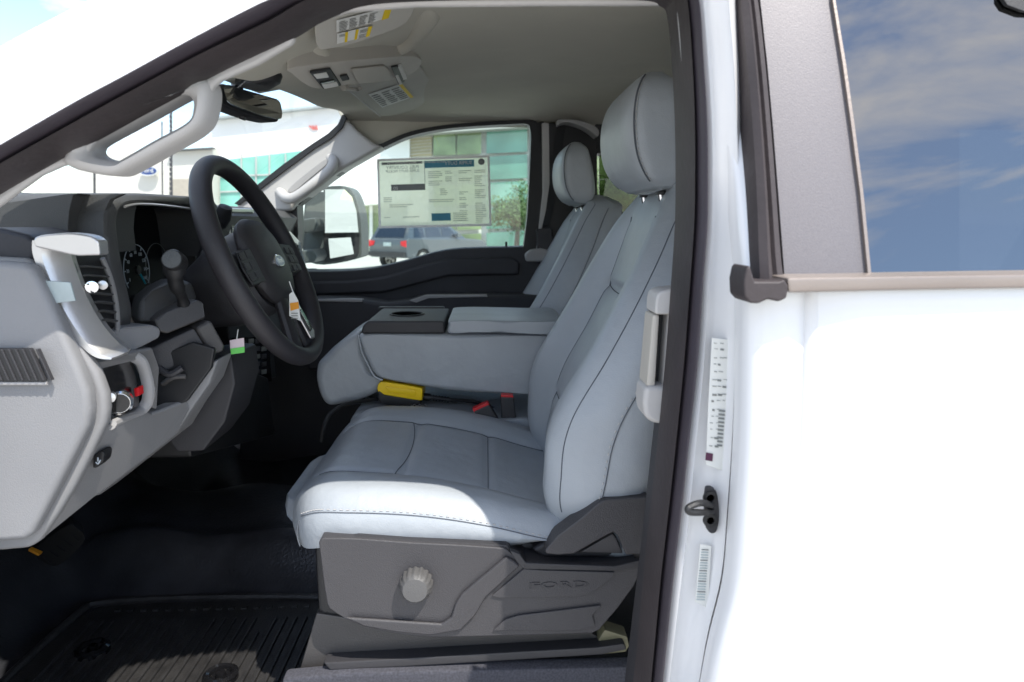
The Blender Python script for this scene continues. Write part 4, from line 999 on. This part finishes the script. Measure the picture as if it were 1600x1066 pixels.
s.lathe((ct.x-.002, 1.565, zt-.001), (0, 0, 1), [(.040, .0), (.040, .0035), (.0365, .0035), (.035, .0008), (.0, .0008)], 'black', 32)
s.lathe((ct.x-.002, 1.565, zt+.001), (0, 0, 1), [(.033, .0), (.0, .0003)], mat('cup_well_shade', (.002, .002, .002), 1, spec=0), 32)  # near-black disc paints the shade inside the cup well, no hole is cut
s.prism([(590, 484), (694, 484), (694, 480), (592, 480)], 1.68, 1.70, 'dark', .002)
s.build('cup_holder_tray', cs)
s = B(); puff(s, [(701, 521), (701, 508), (705, 502), (760, 501), (843, 503), (880, 503), (885, 516), (860, 523), (780, 521), (730, 520)], 1.445, 1.69, 'leath', .008, 4); s.tube([P(702, 521, 1.445), P(860, 525, 1.445)], .0014, 'seam', 5); s.build('console_lid', cs, ang=60)
s = B(); puff(s, [(548, 655), (560, 647), (600, 648), (690, 650), (760, 656), (850, 660), (850, 720), (700, 720), (560, 700), (545, 670)], 1.42, 1.84, 'leath', .02)
zc = P(690, 638, 1.42).z
s.tube([P(690, 650, 1.44), P(691, 665, 1.42)], .0012, 'seam', 5)
s.build('seat_cushion', cs, ang=60)
s = B(); s.box((-.28, 1.46, 1.02), (.2, 1.82, 1.26), 'black', .01); s.build('seat_base', cs)
for (a, b, c, d_), Y in (((738, 641, 761, 630), 1.40), ((783, 619, 803, 620), 1.43)):
    s = B()
    if a == 738: s.prism([(740, 643), (764, 632), (778, 655), (790, 684), (800, 720), (778, 720), (766, 682), (748, 662)], Y, Y+.025, 'dark', .004); s.prism([(738, 640), (761, 629), (765, 633), (741, 645)], Y+.002, Y+.022, 'red', .001); s.tube([P(785, 690, Y+.01), P(796, 720, Y+.01)], .012, 'black')
    else: s.prism([(782, 620), (803, 621), (808, 670), (784, 668)], Y, Y+.025, 'dark', .004); s.prism([(783, 617), (802, 618), (802, 623), (783, 622)], Y+.002, Y+.022, 'red', .001); s.tube(cr([P(796, 668, Y), P(790, 680, Y), P(800, 705, Y)], 4), .015, 'black')
    s.build('belt_buckle', cs)
# loose yellow box with its cable
s = B()
by = cr([P(a, b, 1.46) for a, b in [(590, 604), (595, 597), (615, 599), (655, 606), (660, 611), (659, 623), (655, 626), (600, 617), (590, 611)]], 2, True)
s.slab(by, (0, .085, 0), 'yellow', .009, 4)
s.slab([P(a, b, 1.4595) for a, b in [(602, 603), (648, 609), (650, 613), (649, 618), (606, 612)]], (0, -.003, 0), 'yellow', .002)
s.tube([P(592, 612, 1.459), P(600, 618, 1.459), P(656, 627, 1.459)], .0016, 'black', 6)
bb_ = [P(a, b, 1.465) for a, b in [(591, 612), (600, 618), (655, 627), (658, 634), (640, 637), (596, 632), (591, 625)]]
s.slab(bb_, (0, .075, 0), 'black', .003)
s.tube([P(596, 601, 1.50), P(606, 599, 1.50), P(625, 605, 1.50)], .007, 'grey', 8)
s.tube([P(657, 620, 1.50), P(672, 621, 1.50)], .0085, 'black', 10)
for i in range(7): s.lathe(P(672+i*4.5, 621+i*.6, 1.50), (1, 0, -.02), [(.007, 0), (.007, .003), (.0045, .003), (.0045, .006)], 'black', 12)
s.tube(cr([P(703, 625, 1.50), P(740, 628, 1.51), P(775, 640, 1.52)], 5), .004, 'black')
s.tube(cr([P(590, 624, 1.49), P(565, 627, 1.46), P(535, 634, 1.42), P(515, 648, 1.40), P(506, 668, 1.38), P(502, 690, 1.38)], 6), .0045, 'black', 8)
for i in range(6): s.tube(cr([P(640+i*4, 636, 1.47), P(644+i*4, 634-i % 2*2, 1.46), P(648+i*4, 637, 1.46)], 3), .0009, 'silver', 5)
tag(s.build('yellow_box'), 'yellow and black plastic box with a black cable lying under the folded console', 'electrical box')

# --- price sheet taped inside the passenger glass -------------------------------
s = B(); Ys = Yp+.028
SQ = [P(589, 249, Ys), P(765, 243, Ys), P(768, 353, Ys), P(592, 357, Ys)]
def sq(a, b, d=0):
    p = quad3(SQ, a, b); return Vector((p.x, p.y-d+.0012*math.sin(a*17+b*5)+.001*math.sin(b*21-a*8), p.z))
s.grid(lambda u, v: sq(u, v), 40, 26, 'sheet')
def sr(a0, b0, a1, b1, k, d=.003): s.grid(lambda u, v: sq(lerp(a0, a1, u), lerp(b0, b1, v), d), 10, 2, k)
tp = mat('tape', (.8, .8, .76), .4)
sr(0, 0, 1, .03, tp); sr(0, .965, 1, 1, tp); sr(0, .03, .02, .965, tp); sr(.98, .03, 1, .965, tp)
sr(.42, .05, .86, .15, 'print_blue'); sr(.04, .05, .40, .085, 'print_grey'); sr(.12, .37, .42, .46, 'print_grey'); sr(.47, .80, .64, .91, 'print_blue'); sr(.417, .05, .421, .46, 'print_grey', .004)
X = (SQ[1]-SQ[0]).normalized(); Zu = Vector((0, 0, 1))
ink = 'print_grey'
s.text('SUPER DUTY', sq(.72, .115, .005), -X, Zu, .016, 'paper', .0002); s.text('VEHICLE DESCRIPTION', sq(.50, .08, .005), -X, Zu, .008, 'paper', .0002); s.text('PRICE INFORMATION', sq(.22, .082, .005), -X, Zu, .010, 'paper', .0002)
s.text('FULL COUNTRY', sq(.225, .150, .005), -X, Zu, .015, ink, .0002); s.text('SUPER DUTY PICKUP', sq(.225, .20, .005), -X, Zu, .012, ink, .0002)
s.text('00', sq(.16, .45, .005), -X, Zu, .016, 'paper', .0002)
s.lathe(sq(.925, .085, .004), (0, -1, 0), [(.011, 0), (.0, .0004)], ink, 20)
random.seed(5)
for c0, c1, r0, r1 in ((.45, .58, .2, .4), (.60, .70, .2, .34), (.72, .84, .2, .36), (.86, .96, .2, .42), (.55, .62, .45, .55), (.86, .96, .45, .95), (.72, .80, .5, .95), (.05, .15, .5, .62), (.05, .13, .84, .9), (.10, .38, .66, .7), (.22, .38, .84, .88), (.45, .7, .6, .64), (.66, .8, .8, .92)):
    b = r0
    while b < r1:
        if random.random() < .8:
            w = (c1-c0)*random.uniform(.5, 1); sr(c0, b, c0+w, b+.009, mat('pale_ink', (.36, .38, .33), .8) if 'pi' not in globals() else pi, .0035)
        b += .027
tag(s.build('price_sheet', flat=False), 'large printed price sheet taped to the inside of the far window', 'price sheet')

# --- far wing mirror -----------------------------------------------------------------
s = B()
hd_ = [(505, 300), (509, 292), (540, 291), (553, 304), (560, 326), (564, 350), (565, 395), (556, 405), (506, 414), (478, 406), (472, 380), (474, 340), (478, 312), (490, 300)]
s.prism(sm(hd_+[hd_[0]], 3)[:-1], 2.78, 2.95, 'grey', .012, 3)
s.prism([(463, 344), (492, 340), (496, 352), (492, 362), (463, 366)], 2.60, 2.82, 'grey', .008); s.prism([(463, 392), (490, 391), (496, 402), (490, 411), (463, 412)], 2.60, 2.82, 'grey', .008)
wm = s.build('wing_mirror', T)
s = B(); mg = [(508, 296), (538, 296), (550, 308), (557, 330), (560, 363), (508, 364)]
s.slab([P(a, b, 2.62+.95*(a-508)*2.75/1067) for a, b in mg], (-.0, .003, 0), 'mirror', 0); s.build('mirror_glass', wm, flat=True)
s = B(); s.prism([(505, 365), (562, 364), (562, 369), (506, 370)], 2.772, 2.78, 'black', .001); s.prism([(506, 370), (562, 369), (560, 396), (552, 404), (508, 411)], 2.774, 2.78, 'dark', .001); s.slab([P(a, b, 2.615+.95*(a-508)*2.75/1067) for a, b in [(513, 373), (548, 371), (553, 397), (516, 404)]], (0, .002, 0), 'mirror', 0); s.build('convex_mirror', wm, flat=True)

# ================================================================== outside
def tagt(o, *a): return tag(o, *a)
wallm = mat('white_cladding', (.74, .74, .72), .6, var=.02, vscale=.5)
facg = mat('green_window_glass', (.10, .24, .19), .06, var=.45, vscale=.35, spec=.9)
facg2 = mat('dim_window_glass', (.16, .22, .10), .08, var=.5, vscale=.6, spec=.8)
bld = empty('dealership_building', (0, 40, 0), 'long white building with green tinted window bands, beyond the truck', 'building')
s = B(); s.prism([(330, 186), (640, 150), (640, 425), (330, 425)], 40, 60, wallm, .02)
s.prism([(640, 140), (1400, 110), (1400, 425), (640, 425)], 40.6, 60, wallm, .02)
s.build('wall', bld, flat=True)
s = B(); s.prism([(120, 244), (272, 234), (332, 230), (332, 425), (120, 425)], 39, 50, mat('beige_cladding', (.60, .58, .52), .7, var=.03, vscale=.5), .02); s.build('side_wing', bld, flat=True)
s = B(); s.prism([(265, 280), (312, 279), (312, 330), (265, 330)], 38.8, 39.2, mat('roller_door', (.38, .34, .28), .7), .02); s.build('garage_door', bld)
s = B(); s.prism([(328, 183), (560, 158), (560, 162), (328, 187)], 39.5, 40, mat('coping', (.30, .33, .33), .6), .01); s.prism([(262, 234), (332, 230), (332, 232.5), (262, 236.5)], 38.6, 39, 'grey', .01); s.prism([(600, 212), (680, 203), (830, 193), (1000, 184), (1000, 188), (830, 198), (680, 208), (600, 216)], 39.2, 40.6, mat('soffit', (.35, .36, .34), .7), .02); s.build('roof_edge', bld)
s = B(); s.prism([(344, 251), (470, 236), (470, 330), (344, 330)], 39.9, 40.1, mat('teal_window_glass', (.20, .50, .42), .1, var=.3, vscale=.3), 0)
for x in (376, 399, 420, 445): s.prism([(x, 240), (x+1.5, 240), (x+1.5, 325), (x, 325)], 39.8, 39.95, 'trimw', 0)
for y in (272, 296): s.prism([(344, y+3), (470, y-2), (470, y), (344, y+5)], 39.8, 39.94, 'trimw', 0)
s.build('window', bld, flat=True)
# big window band behind the far door glass
s = B()
rows = [(206, 240, 0), (245, 281, 1), (286, 319, 2), (326, 358, 3), (364, 400, 4)]
for y0, y1, i in rows:
    for x0, x1, g_ in ((677, 712, facg2), (714, 752, facg2), (760, 824, facg), (830, 905, facg2), (910, 990, facg2), (995, 1080, facg)):
        k_ = lambda x: -(x-760)*.06
        s.prism([(x0, y0+k_(x0)), (x1, y0+k_(x1)), (x1, y1+k_(x1)*.7), (x0, y1+k_(x0)*.7)], 40.2, 40.4, g_, 0)
s.build('window', bld, 'tall grid of green tinted panes', flat=True)
s = B()
s.prism([(640, 213), (675, 210), (675, 243), (640, 244)], 40.2, 40.5, mat('tan_louvre', (.38, .34, .22), .7), .02)
for i in range(6): s.prism([(640, 216+i*5), (675, 213+i*5), (675, 214+i*5), (640, 217+i*5)], 40.1, 40.2, 'console', 0)
s.build('louvre', bld, flat=True)
s = B(); s.prism([(566, 322), (592, 320), (592, 400), (566, 400)], 39.9, 40.1, facg2, 0); s.prism([(560, 314), (640, 311), (640, 317), (560, 320)], 38.8, 39.8, 'paper', .02); s.prism([(577, 320), (582, 320), (582, 400), (577, 400)], 39.8, 39.9, 'paper', 0); s.build('entrance', bld)
s = B(); c = P(231, 267, 38.6)
def el2(rx, rz, dy): return [c+Vector((rx*math.cos(q), dy, rz*math.sin(q))) for q in [2*math.pi*k/40 for k in range(40)]]
s.loft([el2(.50, .27, .2), el2(.50, .27, 0)], 'chrome'); s.loft([el2(.44, .22, -.02), el2(.44, .22, -.06)], 'blue')
s.text('Ford', c+Vector((0, -.08, -.09)), (1, 0, 0), (0, 0, 1), .34, 'paper', .01); s.build('oval_sign', bld)
s = B(); logo = mat('pale_red_sign', (.55, .14, .12), .6)
for i in range(3): s.slab(LP([(482+i*5, 197), (484+i*5, 196), (491+i*3, 202), (489+i*3, 203)], 39.9), (0, .1, 0), logo, 0)
s.build('red_logo', bld, flat=True)
# cables / slender poles in front of the building
for (x0, x1, y0, w_) in ((266, 269, 60, .014), (253, 254, 190, .012), (147, 148, 200, .02)):
    s = B(); s.tube([P(x0, y0, 12), P(x1, 330, 12), Vector((P(x1, 330, 12).x, 12, 0))], w_, 'dark', 8)
    if x0 == 266:
        for i in range(34): s.lathe(P(267, 70+i*7.5, 12), (0, 0, 1), [(.024, -.03), (.024, .03)], 'dark', 8)
    o = s.build('cable_pole'); tag(o, {266: 'tall dark twisted cable pole, the thickest seen through the windshield', 253: 'thin plain pole just left of the twisted cable pole', 147: 'thin plain pole at the left end of the windshield view'}[x0], 'pole', 'thin poles in front of the building')

# parked car ------------------------------------------------------------------------
CA = R(53); D = 25.0
cpos = P(636, 417, D); cpos.z = 0
car = empty('parked_car', cpos, 'dark grey sport utility car parked outside, rear end towards the truck', 'car')
ax = Vector((math.cos(CA), math.sin(CA), 0)); ay = Vector((-math.sin(CA), math.cos(CA), 0))   # ax forward, ay to its left(far)
def cw(x, y, z): return cpos+ax*x+ay*(y)+Vector((0, 0, z))
cpaint = mat('grey_car_paint', (.05, .062, .075), .25, coat=.8, var=.03); cgl = mat('car_glass', (.015, .02, .03), .05, spec=.9)
def carside(y0, y1, prof, k, s, inset=0):
    s.slab([cw(x, y0, z) for x, z in prof], ay*(y1-y0), k, .05, 3)
s = B()
W0, W1 = 0.0, 1.95
bodyp = [(.05, .45), (.0, .62), (.02, .98), (.06, 1.12), (.20, 1.18), (1.2, 1.14), (3.4, 1.10), (4.5, 1.02), (4.85, .85), (4.9, .5), (4.75, .38), (4.35, .36), (4.30, .58), (4.1, .72), (3.85, .74), (3.6, .68), (3.45, .45), (3.4, .34), (1.4, .34), (1.32, .55), (1.12, .72), (.88, .75), (.65, .68), (.52, .48), (.5, .40)]
carside(W0, W1, bodyp, cpaint, s)
s.loft([[cw(x, y, z) for x, y, z in r] for r in ([(.10, .05, 1.14), (3.45, .05, 1.10), (3.45, 1.90, 1.10), (.10, 1.90, 1.14)], [(.42, .20, 1.66), (2.5, .20, 1.68), (2.5, 1.75, 1.68), (.42, 1.75, 1.66)], [(.55, .30, 1.74), (2.3, .30, 1.75), (2.3, 1.65, 1.75), (.55, 1.65, 1.74)])], cpaint)
s.box((0, 0, 0), (.001, .001, .001), cpaint, 0) if 0 else None
s.build('body', car, ang=30)
def lerp3(a, b, t): return [lerp(i, j, t) for i, j in zip(a, b)]
def cquad2(pts, k, name, off=.012):
    s = B(); q = [cw(*p) for p in pts]; nn = (q[1]-q[0]).cross(q[-1]-q[0]).normalized()
    cc = sum(q, Vector())/len(q); ce = cw(1.6, .97, 1.3)
    if nn.dot(cc-ce) < 0: nn = -nn
    s.slab([p+nn*.004 for p in q], nn*off, k, .004); return s.build(name, car)
# near (right) side windows lie on the leaning cabin side between y .05@1.14 and .20@1.66
yy = lambda z: .05+(z-1.13)/(1.66-1.13)*.15
for x in ((.45, .62, 1.02, 1.05), (1.12, 1.18, 1.95, 1.98), (2.05, 2.05, 2.45, 2.95)):
    a0, a1, b1, b0 = x; cquad2([(a0, yy(1.18), 1.18), (b0, yy(1.18), 1.18), (b1, yy(1.62), 1.62), (a1, yy(1.62), 1.62)], cgl, 'window')
xx = lambda z: .10+(z-1.14)/(1.66-1.14)*.32
cquad2([(xx(1.18), .22, 1.18), (xx(1.18), 1.73, 1.18), (xx(1.62), 1.62, 1.62), (xx(1.62), .33, 1.62)], cgl, 'rear_window')
cquad2([(.02, .02, .84), (.02, .02, 1.08), (.04, .30, 1.05), (.01, .26, .90)], 'red', 'tail_light', .03)
cquad2([(.02, 1.93, .84), (.02, 1.93, 1.08), (.04, 1.65, 1.05), (.01, 1.69, .90)], 'red', 'tail_light', .03)
cquad2([(.0, .2, .56), (.0, 1.75, .56), (.0, 1.75, .62), (.0, .2, .62)], 'red', 'bumper_reflector', .01) if 0 else None
cquad2([(-.0, .05, .50), (-.0, 1.9, .50), (.0, 1.9, .66), (.0, .05, .66)], 'dark', 'rear_bumper', .09)
cquad2([(.01, .78, .86), (.01, 1.17, .86), (.02, 1.17, 1.0), (.02, .78, 1.0)], 'cyan_sheen_print', 'licence_plate', .02)
for wx, wy in ((.9, .02), (3.85, .02), (.9, 1.75), (3.85, 1.75)):
    s = B(); c = cw(wx, wy, .37); s.lathe(c, ay, [(.24, 0), (.36, -.01), (.37, .04), (.37, .18), (.35, .22), (.2, .22)], 'black', 28); wl = s.build('wheel', car)
    s = B(); s.lathe(c-ay*.012, ay, [(.0, 0), (.25, .0), (.26, .02), (.25, .05)], 'silver', 28)
    for k in range(5):
        a = 2*math.pi*k/5; u2 = ax*math.cos(a)+Vector((0, 0, 1))*math.sin(a); v2 = ax*-math.sin(a)+Vector((0, 0, 1))*math.cos(a)
        s.slab([c-ay*.02+u2*.08-v2*.03, c-ay*.02+u2*.22-v2*.06, c-ay*.02+u2*.22+v2*.06, c-ay*.02+u2*.08+v2*.03], -ay*.006, 'dark', 0)
    s.build('rim', wl)
s = B(); s.slab([cw(2.75, -.14, 1.16), cw(2.95, -.14, 1.14), cw(2.95, -.14, 1.28), cw(2.78, -.14, 1.30)], ay*.16, cpaint, .02); s.build('wing_mirror', car)

# trees ------------------------------------------------------------------------------
leafm = mat('leaves', (.06, .11, .03), .6, var=.5, vscale=3); barkm = mat('bark', (.09, .07, .05), .9)
def tree(x, y, h, r, label, seed):
    random.seed(seed); t = empty('tree', (x, y, 0), label, 'tree', 'trees by the building')
    s = B(); s.tube([(x, y, 0), (x+.1, y, h*.4), (x, y, h*.8)], [.16, .11, .05], barkm)
    for i in range(6):
        a = i*1.05; s.tube([(x, y, h*.4), (x+math.cos(a)*r*.6, y+math.sin(a)*r*.6, h*.65)], [.05, .02], barkm, 6)
    s.build('trunk', t)
    s = B(); vs = []; fs = []
    cl_ = [(x+random.gauss(0, r*.45), y+random.gauss(0, r*.45), h*.66+random.gauss(0, h*.14)) for _ in range(26)]
    for i in range(4200):
        c = random.choice(cl_); p = Vector((random.gauss(c[0], r*.2), random.gauss(c[1], r*.2), random.gauss(c[2], h*.06)))
        a = Vector((random.uniform(-1, 1), random.uniform(-1, 1), random.uniform(-1, 1))).normalized(); b = a.orthogonal().normalized(); z = random.uniform(.05, .11)
        o = len(vs); vs += [p, p+a*z+b*z*.5, p+a*z*2, p+a*z-b*z*.5]; fs.append([o, o+1, o+2, o+3])
    s.add(vs, fs, leafm); s.build('crown', t, flat=True)
p = P(806, 392, 36); tree(p.x, 36, 3.4, 1.3, 'small green tree before the glass facade, right of the price sheet', 1)
p = P(970, 392, 35); tree(p.x, 35, 5.2, 1.9, 'taller green tree seen between the two front seats through the rear glass', 2)
